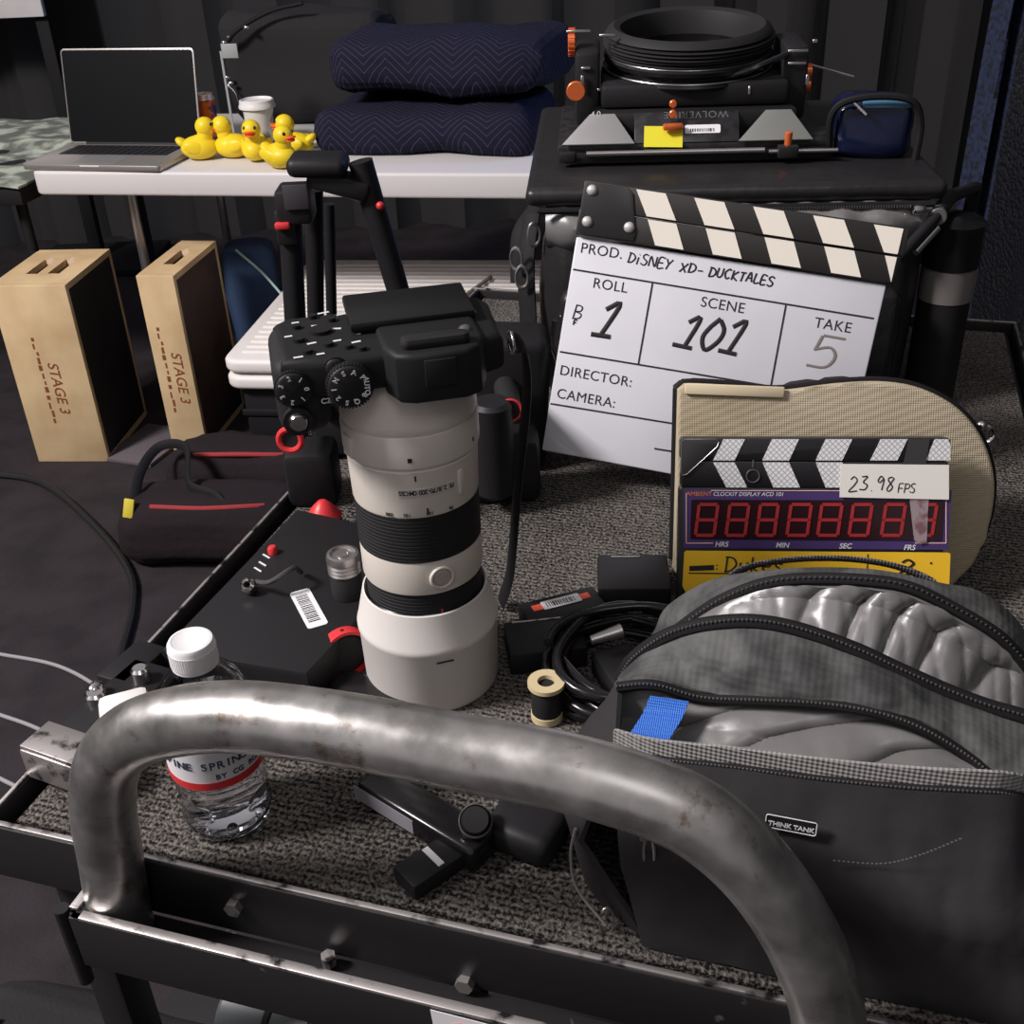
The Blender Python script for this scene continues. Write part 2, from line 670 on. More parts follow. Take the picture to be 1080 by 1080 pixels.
MB().prism(rrect(LW - .009, .236, .008, x0=.0045, y0=.0045), .0009, LT @ Matrix.Translation((0, 0, .0001))).build('screen', mat('dark_screen', (18, 18, 20), .3, spec=.25), lid)
MB().cyl(LT @ V((.05, 0, -.002)), LT @ V((LW - .05, 0, -.002)), .005, seg=12).build('hinge', black_plastic, lap)

# ------------------------------------------------------------------ rubber ducks
duck_y = mat('yellow_rubber', (236, 204, 36), 0.42)
duck_o = mat('orange_rubber', (238, 92, 30), 0.4)


def make_duck():
    t = thing('rubber_duck', '', 'toy duck')
    b = MB()
    prof = []
    b.sphere((0, 0, .031), (.05, .037, .031))
    b.sphere((.004, 0, .038), (.036, .031, .026))
    b.sphere((-.043, 0, .045), (.02, .018, .011), (0, R(35), 0))
    for s in (1, -1):
        b.sphere((-.008, s * .032, .036), (.028, .008, .016), (0, R(15), s * R(-8)))
    b.cyl((.016, 0, .05), (.02, 0, .07), .021, .019)
    ob = b.build('body', duck_y, t, angle=80)
    MB().sphere((.022, 0, .083), (.0255, .0245, .0245)).build('head', duck_y, t)
    bk = MB().sphere((.048, 0, .079), (.0135, .0155, .0045), (0, R(-14), 0)).sphere((.047, 0, .074), (.011, .013, .0035), (0, R(14), 0))
    bk.build('beak', duck_o, t)
    for s in (1, -1):
        MB().sphere((.0405, s * .0135, .090), (.0038, .0038, .0048)).build('eye', black_gloss, t)
    return t


ducks = [
    (213, 170, 2, 'yellow rubber duck nearest the laptop, facing right'),
    (248, 168, 178, 'yellow rubber duck facing left, beak to beak with its neighbour'),
    (272, 171, -92, 'yellow rubber duck facing forward in front of the paper cup'),
    (297, 179, -38, 'yellow rubber duck standing closest to the table edge'),
    (313, 167, 168, 'yellow rubber duck at the right end, half hidden behind another'),
]
d0 = None
for px, py, az, lb in ducks:
    p = atz(px, py - 2, .7405)
    if d0 is None:
        d0 = make_duck()
        d = d0
    else:
        d = copy_tree(d0)
    d.matrix_world = Matrix.Translation(p) @ Matrix.Rotation(R(az), 4, 'Z')
    tag(d, lb, 'toy duck', 'rubber ducks on the white table')

# can and cup
can_m = mat('orange_blue_can', (206, 104, 40), 0.3, metal=0.4, noise_=(28, (52, 48, 96), 0.5, 0.58, 3))
p = atz(223, 151, .7405)
t = thing('drink_can', 'slim orange and blue drink can behind the rubber ducks', 'can', p)
MB().lathe([(.022, 0), (.026, .004), (.028, .012), (.028, .118)], seg=32).build('can_body', can_m, t)
MB().lathe([(.028, .118), (.0245, .131), (.0255, .133), (.024, .134), (.0225, .131), (0, .131)], seg=32).build('can_top', mat('pale_can_top', (222, 196, 176), .35, metal=.5), t)
MB().prism(rrect(.02, .012, .005, x0=-.004, y0=-.006), .002, Matrix.Translation((0, 0, .1315)) @ Matrix.Rotation(R(-25), 4, 'Y')).build('pull_tab', chrome, t)
cup_m = mat('patterned_paper_cup', (222, 218, 212), 0.55, noise_=(17, (98, 104, 86), 0.52, 0.6, 4))
p = atz(277, 151, .7405)
t = thing('paper_cup', 'white lidded paper cup with a green grey pattern among the ducks', 'cup', p)
MB().lathe([(.030, 0), (.031, .002), (.043, .098)], seg=36).build('cup_body', cup_m, t)
MB().lathe([(.0445, .094), (.050, .096), (.050, .103), (.0475, .107), (.0465, .116), (.043, .118), (.041, .112), (0, .112)], seg=36).build('cup_lid', white_plastic, t)
p = atz(345, 155, .7405)
tag(MB().box((.09, .035, .012), (p.x - .005, p.y + .02, .7475), (0, 0, R(12)), bevel=.003).build('paper_strip', sticker_white, origin=p), 'small white folded paper lying right of the ducks', 'paper')

# ------------------------------------------------------------------ moving blankets
navy = mat('navy_quilted_blanket', (40, 39, 60), 0.9, spec=0.15, bump=(60, .3, .004))


def herringbone(m, sc, amp):
    nt = m.node_tree
    N, L = nt.nodes, nt.links
    b = N['Principled BSDF']
    tc = N.new('ShaderNodeTexCoord')
    sp = N.new('ShaderNodeSeparateXYZ')
    L.new(tc.outputs['Object'], sp.inputs[0])
    tri = N.new('ShaderNodeMath')
    tri.operation = 'PINGPONG'
    tri.inputs[1].default_value = amp
    L.new(sp.outputs['X'], tri.inputs[0])
    ad = N.new('ShaderNodeMath')
    ad.operation = 'ADD'
    L.new(tri.outputs[0], ad.inputs[0])
    y2 = N.new('ShaderNodeMath')
    y2.operation = 'ADD'
    L.new(sp.outputs['Y'], y2.inputs[0])
    L.new(sp.outputs['Z'], y2.inputs[1])
    L.new(y2.outputs[0], ad.inputs[1])
    pp = N.new('ShaderNodeMath')
    pp.operation = 'PINGPONG'
    pp.inputs[1].default_value = sc
    L.new(ad.outputs[0], pp.inputs[0])
    rp = N.new('ShaderNodeValToRGB')
    rp.color_ramp.elements[0].position = 0.0
    rp.color_ramp.elements[0].color = srgb((92, 90, 122))
    rp.color_ramp.elements[1].position = 0.08
    rp.color_ramp.elements[1].color = srgb((28, 27, 42))
    dv = N.new('ShaderNodeMath')
    dv.operation = 'DIVIDE'
    dv.inputs[1].default_value = sc
    L.new(pp.outputs[0], dv.inputs[0])
    L.new(dv.outputs[0], rp.inputs['Fac'])
    L.new(rp.outputs['Color'], b.inputs['Base Color'])


herringbone(navy, .011, .06)


def blanket(loc, w, d, h, rz, seed, label, layers):
    t = thing('moving_blanket', label, 'blanket', loc, rz, 'folded navy moving blankets')
    for k in range(layers):
        hh = h / layers
        mb = MB().box((w * (1 - .03 * random.random()), d, hh * 1.05), (0, 0, hh * (k + .5)), bevel=hh * .48, seg=4)
        mb.subdivide_noise(4, .030, 5.0, seed + k * 3.1)
        for v in mb.bm.verts:
            v.co.z = max(v.co.z, 0.0)
        mb.build('fold', navy, t, angle=80)
    return t


p = atz(455, 168, .742)
blanket((p.x + .015, p.y + .26, .7425), .58, .46, .10, TA, 1.0, 'lower folded navy quilted moving blanket lying on the white table', 1)
blanket((p.x + .06, p.y + .30, .872), .62, .42, .135, TA - R(3), 5.0, 'upper folded navy quilted blanket on top of the other one', 1)

# ------------------------------------------------------------------ dark gear bag behind the ducks
p = TABM @ V((.56, .60, 0))
t = thing('gear_bag', 'black soft gear bag with metal clips behind the paper cup', 'bag', (p.x, p.y, .742), TA)
MB().box((.50, .22, .30), (.02, .06, .153), bevel=.06, seg=4).subdivide_noise(3, .02, 5, 4).build('bag_body', black_fabric, t, angle=80)
MB().tube(cat_rom([(-.2, -.05, .2), (-.15, -.09, .26), (-.05, -.06, .31), (.05, -.05, .33)], 30), .006, 8).build('strap', black_nylon, t)
mb = MB()
for q in ((-.19, -.075, .235), (-.165, -.085, .25), (-.11, -.09, .275), (-.2, -.07, .14), (-.19, -.072, .125)):
    MB().sphere(q, (.010, .006, .005), seg=10, rings=6).build('metal_clip', chrome, t)
MB().tube(cat_rom([(-.2, -.075, .12), (-.175, -.085, .1), (-.165, -.09, .07), (-.15, -.09, .055)], 20), .0025, 8).build('cord', chrome, t)
p = TABM @ V((.47, .3, 0))
tag(MB().box((.045, .004, .036), (p.x + .01, p.y, .985), (0, 0, TA), bevel=.001).box((.006, .004, .245), (p.x - .015, p.y + .005, .8625), (0, 0, TA)).build('grey_tag', mat('grey_card', (150, 152, 152), .6), origin=p), 'small grey card on a thin stick right of the laptop screen', 'card')

# ================================================================== APPLE BOXES
ply = mat('tan_plywood', (214, 186, 144), 0.62, noise_=(7, (192, 162, 122), 0.4, 0.68, 8), bump=(60, .15, .002))
ply_shaded = mat('shaded_plywood_side', (74, 54, 46), 0.7, noise_=(12, (54, 40, 36), 0.4, 0.65, 6))  # plywood darkened in colour to carry the shade on the narrow box's side
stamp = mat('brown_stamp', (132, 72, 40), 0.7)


def apple_box(px0, px1, py, w, label, holes, side_m, rz):
    """plywood box standing on end: width w across the front, 12 in deep, 20 in tall"""
    p = atz(px0, py, 0)
    t = thing('apple_box', label, 'wooden box', (p.x, p.y, 0), rz, 'plywood boxes on the floor')
    hh, dd, th = .508, .305, .016
    MB().box((w, th, hh), (w / 2, th / 2, hh / 2), bevel=.002).build('front_panel', ply, t)
    MB().box((w, th, hh), (w / 2, dd - th / 2, hh / 2), bevel=.002).build('back_panel', ply, t)
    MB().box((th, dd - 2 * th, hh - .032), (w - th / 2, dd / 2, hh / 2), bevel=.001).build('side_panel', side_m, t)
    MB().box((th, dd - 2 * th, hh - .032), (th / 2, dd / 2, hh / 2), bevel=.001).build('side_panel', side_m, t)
    MB().box((w, dd - 2 * th, th), (w / 2, dd / 2, th / 2)).build('bottom_panel', ply, t)
    # top with hand holes: bars around the slots
    mb = MB()
    y0, y1 = th, dd - th
    s0, s1 = .095, .215
    mb.box((w, s0 - y0, th), (w / 2, (s0 + y0) / 2, hh - th / 2))
    mb.box((w, y1 - s1, th), (w / 2, (y1 + s1) / 2, hh - th / 2))
    xs = [0.0]
    for hx in holes:
        xs += [hx - .016, hx + .016]
    xs.append(w)
    for a, b in zip(xs[0::2], xs[1::2]):
        mb.box((b - a, s1 - s0, th), ((a + b) / 2, (s0 + s1) / 2, hh - th / 2))
    mb.build('top_panel', ply, t)
    mb = MB()
    for hx in holes:
        mb.cyl((hx, s1 - .004, hh - .012), (hx, s1 + .012, hh - .012), .0135, seg=16)
    mb.build('hand_hole_edge', mat('pale_wood', (226, 196, 168), .6), t)
    mb = MB()
    FM = frame((w * .48, -.0004, hh * .585), (0, 0, -1), (1, 0, 0))
    printed(mb, 'STAGE 3', .040, FM @ Matrix.Translation((0, .004, 0)), shear=.15, bold=.0004)
    rnd = random.Random(3)
    x = -.07
    while x < .17:
        l_ = rnd.uniform(.006, .02)
        mb.box((l_, rnd.uniform(.004, .010), .0006), (x + l_ / 2, -.018 + rnd.uniform(-.003, .003), .0002), M=FM)
        x += l_ + rnd.uniform(.003, .01)
    mb.build('stamped_lettering', stamp, t)
    return t


apple_box(41, 120, 487, .203, 'wide plywood box standing on end, two hand holes in its top', (.072, .131), mat('shade_toned_side', (34, 31, 33), .8), R(-5))  # near-black sides: shade away from the key light put into the colour
apple_box(183, 221, 475, .102, 'narrow plywood box standing on end with one hand hole', (.051,), ply_shaded, R(-9))

# ================================================================== WHITE RIBBED CASES UNDER THE TABLE
wp = atz(231, 378, .36)
CM = Matrix.Translation((wp.x, wp.y, 0)) @ Matrix.Rotation(R(-8), 4, 'Z')
t = thing('black_crate', 'black crate on the floor beneath two white ribbed lids', 'crate', M=CM)
MB().box((.74, .74, .272), (.40, .40, .136), bevel=.012).build('crate_body', black_plastic, t)
for zz in (.10, .2):
    MB().box((.75, .008, .018), (.40, .028, zz), bevel=.003).build('rib', black_plastic, t)


def white_lid(z, label):
    t = thing('white_plastic_lid', label, 'plastic lid', M=CM @ Matrix.Translation((0, 0, z)), group='white ribbed lids')
    MB().prism(rrect(.80, .80, .045, 6), .036, bevel=.012, seg=4).build('lid_shell', white_ribbed, t)
    mb = MB()
    for k in range(21):
        mb.box((.72, .016, .006), (.40, .06 + k * .034, .037), bevel=.0028)
    mb.build('ribs', white_ribbed, t)
    return t


white_lid(.274, 'lower of two white ribbed plastic lids on the black crate')
white_lid(.318, 'upper of two white ribbed plastic lids on the black crate')
# grey tube stand of something folded leaning over the lid
tag(MB().cyl(CM @ V((.44, .10, .366)), CM @ V((.60, .60, .366)), .006, seg=10).build('thin_strap', mat('grey_strap', (120, 112, 104), .7), origin=CM @ V((.44, .10, .366))), 'thin grey strap lying across the white ribbed lid', 'strap')
# blue bits between box and case
p = atz(262, 300, .36)
t = thing('blue_cloth', 'small blue cloth bundle behind the narrow plywood box', 'cloth', (p.x - .02, p.y + .16, 0))
MB().box((.16, .10, .44), (0, 0, .22), bevel=.03, seg=3).subdivide_noise(2, .012, 9, 2).build('bundle', mat('blue_denim', (58, 78, 112), .85), t, angle=80)
MB().tube(cat_rom([(-.02, -.08, .44), (.05, -.09, .37), (.12, -.14, .30)], 20), .004, 8).build('cord', mat('pale_green_cord', (160, 190, 186), .5), t)

# ================================================================== TRIPOD BEHIND THE CART
t = thing('tripod', 'black tripod with a red latch standing behind the camera', 'tripod', (-.27, 1.66, 0))
yT = 1.62
b0, b1 = aty(306, 205, yT), aty(312, 330, yT)


def leg_line(a, b, r0, r1, nm, zend=0.0, m=black_plastic):
    d = b - a
    e = a + d * ((zend - a.z) / d.z)
    return MB().cyl(a, e, r0, r1, seg=16).build(nm, m, t, world=True)


leg_line(aty(305, 215, yT), aty(311, 330, yT), .017, .015, 'leg')
leg_line(aty(331, 200, yT + .06), aty(333, 330, yT + .06), .014, .011, 'leg')
leg_line(aty(347, 215, yT + .10), aty(349, 300, yT + .10), .009, .008, 'brace', zend=.3)
leg_line(aty(380, 170, yT), aty(418, 300, yT), .018, .015, 'leg')
mb = MB()
hc = aty(337, 182, yT)
mb.box((.085, .07, .028), hc + V((0, 0, .012)), (0, R(3), 0), bevel=.012, seg=3)
mb.box((.05, .06, .05), aty(312, 214, yT), bevel=.006)
mb.box((.09, .05, .03), aty(358, 192, yT), (0, R(18), 0), bevel=.008)
mb.build('head', black_plastic, t, world=True)
MB().sphere(aty(341, 172, yT) + V((0, 0, .004)), (.016, .016, .006)).build('level_bubble', black_gloss, t, world=True)
MB().box((.035, .004, .035), aty(312, 208, yT - .033), bevel=.001).build('label_plate', mat('grey_plate', (58, 54, 58), .5), t, world=True)
MB().box((.026, .012, .050), aty(301, 240, yT - .02), bevel=.003).build('latch_housing', black_plastic, t, world=True)
MB().box((.022, .012, .010), aty(298, 238, yT - .03), bevel=.003).build('red_latch', red_plastic, t, world=True)
MB().sphere(aty(401, 217, yT - .03), .006, seg=12, rings=8).build('red_knob', red_plastic, t, world=True)

# ================================================================== FLOOR ITEMS
maroon = mat('dark_maroon_fabric', (36, 29, 32), 0.9, spec=.2, bump=(50, .4, .006))
red_pipe = mat('red_piping', (150, 44, 46), 0.7)
fb = atz(240, 545, 0)
t = thing('duffel_bag', 'black duffel bag with red piping lying on the floor', 'bag', (fb.x, fb.y - .14, 0), R(-6))
b = MB().box((.44, .19, .17), (.02, -.02, .085), bevel=.07, seg=4).subdivide_noise(3, .02, 6, 1)
b.build('front_roll', maroon, t, angle=80)
b = MB().box((.42, .19, .20), (.06, .17, .10), bevel=.08, seg=4).subdivide_noise(3, .022, 6, 7)
b.build('bag_body', maroon, t, angle=80)
MB().tube(cat_rom([(-.10, -.08, .157), (0.02, -.09, .160), (.12, -.08, .16), (.20, -.05, .15)], 30), .006, 8).build('piping', red_pipe, t)
MB().tube(cat_rom([(-.08, .12, .185), (0.05, .11, .193), (.15, .115, .19), (.22, .14, .18)], 30), .006, 8).build('piping', red_pipe, t)
MB().tube(cat_rom([(-.15, -.06, .15), (-.15, .02, .20), (-.12, .08, .23), (-.05, .06, .235), (-.02, -.03, .19), (.05, -.06, .175), (.1, -.1, .13)], 50), .012, 10, flat=.35).build('handle_strap', black_nylon, t)
MB().box((.024, .008, .045), (-.15, -.085, .155), (R(-20), R(10), 0), bevel=.003).build('yellow_tag', mat('yellow_tag', (206, 186, 60), .6), t)
grey_cable = mat('grey_cable', (150, 148, 150), 0.5)
black_cable = mat('black_cable', (30, 29, 30), 0.5)


def floor_cable(pts, r, m, label, name='cable'):
    P = [atz(x, y, r) for x, y in pts]
    P = [V((q.x, q.y, r)) for q in P]
    return tag(MB().tube(cat_rom(P, 40), r, 8).build(name, m, origin=P[0]), label, 'cable')


floor_cable([(-40, 683), (0, 690), (60, 702), (105, 726), (140, 760)], .004, grey_cable, 'thin grey cable on the floor, topmost of three at the left edge')
floor_cable([(-40, 742), (0, 754), (45, 771), (90, 800)], .004, grey_cable, 'thin grey cable on the floor reaching the bright bracket corner')
floor_cable([(-40, 800), (0, 821), (28, 837), (60, 870)], .004, grey_cable, 'thin grey cable on the floor just above the cart corner')
floor_cable([(-30, 498), (40, 508), (95, 550), (135, 600), (140, 640), (128, 690), (120, 730)], .009, black_cable, 'thick black cable curving down the dark floor')
p = atz(158, 471, 0)
tag(MB().box((.16, .22, .012), (p.x, p.y, .006), (0, 0, R(-20)), bevel=.002).build('grey_mat', mat('grey_rubber_mat', (96, 88, 92), .8), origin=(p.x, p.y, 0)), 'grey rubber mat on the floor between the plywood boxes', 'mat')

# ================================================================== CART
W_, L_ = .735, 1.08
cart = thing('equipment_cart', 'carpeted equipment cart with a worn steel tube handle', 'cart', (C0.x, C0.y, 0), -ANG)
carpet_m = bpy.data.materials.new('grey_ribbed_carpet')
carpet_m.use_nodes = True
nt = carpet_m.node_tree
N, L = nt.nodes, nt.links
bs = N['Principled BSDF']
bs.inputs['Roughness'].default_value = 0.95
bs.inputs['Specular IOR Level'].default_value = 0.15
tc = N.new('ShaderNodeTexCoord')
mp = N.new('ShaderNodeMapping')
mp.inputs['Scale'].default_value = (1.0, 1.0, 1.0)
L.new(tc.outputs['Object'], mp.inputs['Vector'])
n1 = N.new('ShaderNodeTexNoise')
n1.inputs['Scale'].default_value = 400
n1.inputs['Detail'].default_value = 3
L.new(mp.outputs['Vector'], n1.inputs['Vector'])
n2 = N.new('ShaderNodeTexNoise')
n2.inputs['Scale'].default_value = 7
n2.inputs['Detail'].default_value = 4
L.new(mp.outputs['Vector'], n2.inputs['Vector'])
wv = N.new('ShaderNodeTexWave')
wv.bands_direction = 'Y'
wv.inputs['Scale'].default_value = 60
wv.inputs['Distortion'].default_value = 1.2
wv.inputs['Detail'].default_value = 2
wv.inputs['Detail Scale'].default_value = 2.5
L.new(mp.outputs['Vector'], wv.inputs['Vector'])
rp = N.new('ShaderNodeValToRGB')
rp.color_ramp.elements[0].position = .37
rp.color_ramp.elements[0].color = srgb((24, 22, 23))
rp.color_ramp.elements[1].position = .70
rp.color_ramp.elements[1].color = srgb((122, 116, 110))
mx = N.new('ShaderNodeMath')
mx.operation = 'MULTIPLY_ADD'
mx.inputs[1].default_value = .13
L.new(wv.outputs['Fac'], mx.inputs[0])
L.new(n1.outputs['Fac'], mx.inputs[2])
mx2 = N.new('ShaderNodeMath')
mx2.operation = 'MULTIPLY_ADD'
mx2.inputs[1].default_value = .22
mx2.inputs[2].default_value = -.16
L.new(n2.outputs['Fac'], mx2.inputs[0])
ad = N.new('ShaderNodeMath')
ad.operation = 'ADD'
L.new(mx.outputs[0], ad.inputs[0])
L.new(mx2.outputs[0], ad.inputs[1])
L.new(ad.outputs[0], rp.inputs['Fac'])
L.new(rp.outputs['Color'], bs.inputs['Base Color'])
bp = N.new('ShaderNodeBump')
bp.inputs['Strength'].default_value = .9
bp.inputs['Distance'].default_value = .004
L.new(ad.outputs[0], bp.inputs['Height'])
L.new(bp.outputs['Normal'], bs.inputs['Normal'])

MB().box((W_ - .01, L_ - .01, .03), (W_ / 2, L_ / 2, .822)).build('deck', black_metal, cart)
MB().box((W_ - .02, L_ - .02, .005), (W_ / 2, L_ / 2, ZD - .0025)).build('carpet', carpet_m, cart)
for nm, sz, lc in (('front_rail', (W_ + .02, .006, .05), (W_ / 2, -.003, .826)), ('rear_rail', (W_ + .02, .006, .05), (W_ / 2, L_ + .003, .826)),
                   ('left_rail', (.006, L_, .05), (-.003, L_ / 2, .826)), ('right_rail', (.006, L_, .05), (W_ + .003, L_ / 2, .826))):
    ob = MB().box(sz, lc, bevel=.001).build(nm, black_metal, cart)
    ez = (sz[0], .004, .0025) if sz[0] > sz[1] else (.003, sz[1], .002)
    MB().box(ez, (lc[0], lc[1], .852), bevel=.0006).build('bare_edge', edge_metal, ob)
# front bracket: a flat bar carried in front of the deck, the tube handle drops into the gap
BV = -.046
br = MB().box((W_ - .10, .006, .046), (.092 + (W_ - .10) / 2, BV, .815), bevel=.001)
br.cyl((.098, BV + .004, .792), (.098, BV + .004, .838), .007, seg=14)
br.box((.006, abs(BV), .046), (.0925, BV / 2, .815), bevel=.001)
br = br.build('handle_bracket', black_metal, cart)
MB().box((W_ - .11, .0065, .003), (.1 + (W_ - .11) / 2, BV, .839), bevel=.0008).box((.0065, abs(BV) - .006, .003), (.0925, BV / 2, .839), bevel=.0008).build('bare_edge', edge_metal, br)
MB().box((W_ - .12, .036, .004), (.1 + (W_ - .12) / 2, BV / 2, .795)).build('bracket_floor', black_metal, br)
for u_ in (.25,):
    MB().cyl((u_, -.012, .80), (u_, -.012, .808), .005, seg=6).build('bolt', edge_metal, cart)
for u_, z_ in ((.185, .828), (.34, .806)):
    MB().cyl((u_, -.004, z_), (u_, -.011, z_), .006, seg=6).build('bolt', edge_metal, cart)
mb = MB().box((.012, .02, .05), (.086, -.03, .80), bevel=.003).cyl((.085, -.045, .77), (.085, -.045, .84), .005, seg=10)
mb.build('hinge_clip', black_metal, cart)
# sticker on the bracket face
SM = frame(dk(.335, BV - .0034, .8365), E1, (0, 0, 1))
MB().prism([(0, 0), (.062, -.001), (.06, -.034), (.002, -.036)], .0004, SM).build('sticker', sticker_white, br, world=True)
mb = MB()
mb.torus((.022, -.02, .0006), .014, .0009, M=SM, seg=30, s2=6)
mb.torus((.022, -.02, .0006), .0105, .0004, M=SM, seg=30, s2=6)
for k in range(6):
    mb.box((.002, .005, .0004), (.047 + k * .002, -.012, .0007), M=SM)
mb.build('sticker_print', mat('red_print', (190, 66, 56), .6), br, world=True)

# the bent steel tube
tube_m = bpy.data.materials.new('worn_steel_tube')
tube_m.use_nodes = True
nt = tube_m.node_tree
N, L = nt.nodes, nt.links
bs = N['Principled BSDF']
bs.inputs['Metallic'].default_value = .85
tc = N.new('ShaderNodeTexCoord')
mp = N.new('ShaderNodeMapping')
mp.inputs['Scale'].default_value = (46, 46, 46)
L.new(tc.outputs['Object'], mp.inputs['Vector'])
n1 = N.new('ShaderNodeTexNoise')
n1.inputs['Scale'].default_value = 1.0
n1.inputs['Detail'].default_value = 5
L.new(mp.outputs['Vector'], n1.inputs['Vector'])
mr = N.new('ShaderNodeMapRange')
mr.inputs['From Min'].default_value = .3
mr.inputs['From Max'].default_value = .7
mr.inputs['To Min'].default_value = .24
mr.inputs['To Max'].default_value = .42
L.new(n1.outputs['Fac'], mr.inputs['Value'])
L.new(mr.outputs['Result'], bs.inputs['Roughness'])
r1 = N.new('ShaderNodeValToRGB')
r1.color_ramp.elements[0].position = .3
r1.color_ramp.elements[0].color = srgb((152, 150, 147))
r1.color_ramp.elements[1].position = .7
r1.color_ramp.elements[1].color = srgb((190, 187, 184))
L.new(n1.outputs['Fac'], r1.inputs['Fac'])
n2 = N.new('ShaderNodeTexNoise')
n2.inputs['Scale'].default_value = 24
n2.inputs['Detail'].default_value = 9
n2.inputs['Roughness'].default_value = .7
L.new(tc.outputs['Object'], n2.inputs['Vector'])
r2 = N.new('ShaderNodeValToRGB')
r2.color_ramp.elements[0].position = .58
r2.color_ramp.elements[0].color = (0, 0, 0, 1)
r2.color_ramp.elements[1].position = .67
r2.color_ramp.elements[1].color = (1, 1, 1, 1)
L.new(n2.outputs['Fac'], r2.inputs['Fac'])
mixc = N.new('ShaderNodeMix')
mixc.data_type = 'RGBA'
L.new(r2.outputs['Color'], mixc.inputs['Factor'])
L.new(r1.outputs['Color'], mixc.inputs['A'])
mixc.inputs['B'].default_value = srgb((122, 100, 84))
L.new(mixc.outputs['Result'], bs.inputs['Base Color'])
bp = N.new('ShaderNodeBump')
bp.inputs['Strength'].default_value = .08
bp.inputs['Distance'].default_value = .001
L.new(n1.outputs['Fac'], bp.inputs['Height'])
L.new(bp.outputs['Normal'], bs.inputs['Normal'])
hv = -.0225
hp = [(126, 962), (117, 905), (109, 855), (111, 815), (125, 788), (155, 769), (205, 758), (251, 756), (300, 760), (390, 774), (500, 796), (600, 815), (700, 846), (757, 879), (806, 927), (845, 988), (866, 1040), (874, 1085)]
P = [atv(x, y, hv) for x, y in hp]
P[0] = V((P[0].x, P[0].y, P[0].z))
e = P[-1].copy()
e.z = .81
P = [V((P[0].x, P[0].y, .80))] + P + [V((e.x + E1.x * .004, e.y + E1.y * .004, .80))]
MB().tube(cat_rom(P, 140), .0195, 32).build('handle', tube_m, cart, world=True)
# posts, lower shelf and casters
for u_ in (.03, W_ - .03):
    for v_ in (.03, L_ - .03):
        MB().box((.03, .03, .66), (u_, v_, .48), bevel=.003).build('post', black_metal, cart)
        MB().cyl((u_ - .015, v_, .055), (u_ + .015, v_, .055), .055, seg=24, bevel=.006).box((.045, .03, .06), (u_, v_, .12), bevel=.004).build('caster', black_rubber, cart)
MB().box((W_ + .12, L_ + .2, .03), (W_ / 2 - .06, L_ / 2 - .1, .30), bevel=.002).build('lower_shelf', black_metal, cart)

# things poking out on the lower shelf
t = thing('camera_pack', 'black padded pack on the lower shelf at the bottom left corner', 'bag', dk(-.02, -.03, .316), -ANG)
MB().box((.40, .30, .19), (.0, .0, .098), bevel=.06, seg=4).subdivide_noise(3, .012, 9, 3).build('pack_body', black_fabric, t, angle=80)
mb = MB()
for k in range(4):
    mb.tube(cat_rom([(-.14 + k * .045, -.15, .10), (-.14 + k * .045, -.08, .186), (-.13 + k * .045, .08, .192)], 16), .006, 8, flat=.4)
mb.build('strap', black_nylon, t)
t = thing('zoom_lens', 'dull grey ribbed tube lying under the front bracket', 'lens', M=Matrix.Translation(atz(246, 1062, .54)) @ Matrix.Rotation(-ANG - R(2), 4, 'Z') @ Matrix.Rotation(R(90), 4, 'Y'))
grey_tube = mat('dark_grey_tube', (84, 88, 90), .42)
MB().lathe([(.030, 0), (.036, .005), (.036, .045), (.034, .047), (.034, .05), (.036, .052), (.036, .085), (.034, .087), (.034, .09), (.037, .092), (.037, .22), (.033, .225)], seg=40).build('barrel', grey_tube, t)
MB().lathe([(.0375, .046), (.0375, .051), (.034, .051), (.034, .046)], seg=40, closed=True).build('rubber_ring', black_rubber, t)
MB().lathe([(.0375, .086), (.0375, .091), (.034, .091), (.034, .086)], seg=40, closed=True).build('rubber_ring', black_rubber, t)
p = ROOTM[t.name].to_translation()
t2 = thing('foam_block', 'black foam block carrying the grey ribbed tube', 'foam block', dk(.0, .17, .316), -ANG)
MB().box((.22, .10, .185), (.16, .0, .0925), bevel=.01).build('block', black_matte, t2)

# ================================================================== STILL CAMERA STANDING ON ITS LENS
lc = atz(457, 708, ZD)
lens_white = mat('warm_white_lens_paint', (206, 198, 188), 0.42, bump=(500, .12, .0004))
hood_white = mat('white_hood_paint', (208, 202, 197), 0.5, bump=(600, .12, .0004))
cm = thing('stills_camera', 'black camera standing on its long white zoom lens', 'camera', (lc.x, lc.y, ZD), R(4))
hood = MB().lathe([(.0495, 0), (.0515, .001), (.0525, .004), (.0535, .054), (.0545, .056), (.0545, .0595), (.0538, .061), (.0475, .0875), (.0462, .088), (.0452, .085), (.043, .06), (.043, .01)], seg=72)
lens = MB().lathe([(.040, .05), (.0415, .078), (.0425, .088), (.0425, .104), (.0415, .106)], seg=72).build('lens_neck', black_plastic, cm)
hood.build('lens_hood', hood_white, lens)
MB().lathe([(.0436, .082), (.0446, .083), (.0446, .086), (.0436, .087)], seg=72, closed=True).build('gloss_ring', black_gloss, lens)
lb_ = MB().lathe([(.0425, .104), (.0445, .105), (.0450, .107), (.0450, .131), (.0445, .133), (.042, .134), (.042, .168), (.0450, .170), (.0455, .172), (.0462, .202), (.0468, .206),
                  (.0462, .207), (.0462, .2085), (.0478, .2095), (.0482, .212), (.0482, .230), (.0474, .232), (.0465, .2325), (.0478, .236), (.0474, .240), (.0445, .250), (.040, .262), (.035, .268), (.034, .272)], seg=96).build('lens_barrel', lens_white, cm)
zr = []
for k in range(13):
    z0 = .133 + k * .0029
    zr += [(.0452, z0), (.0452, z0 + .0018), (.0446, z0 + .0021), (.0446, z0 + .0027)]
MB().lathe([(.042, .132)] + zr + [(.042, .171)], seg=96).build('zoom_ring', black_rubber, lb_)
fr = []
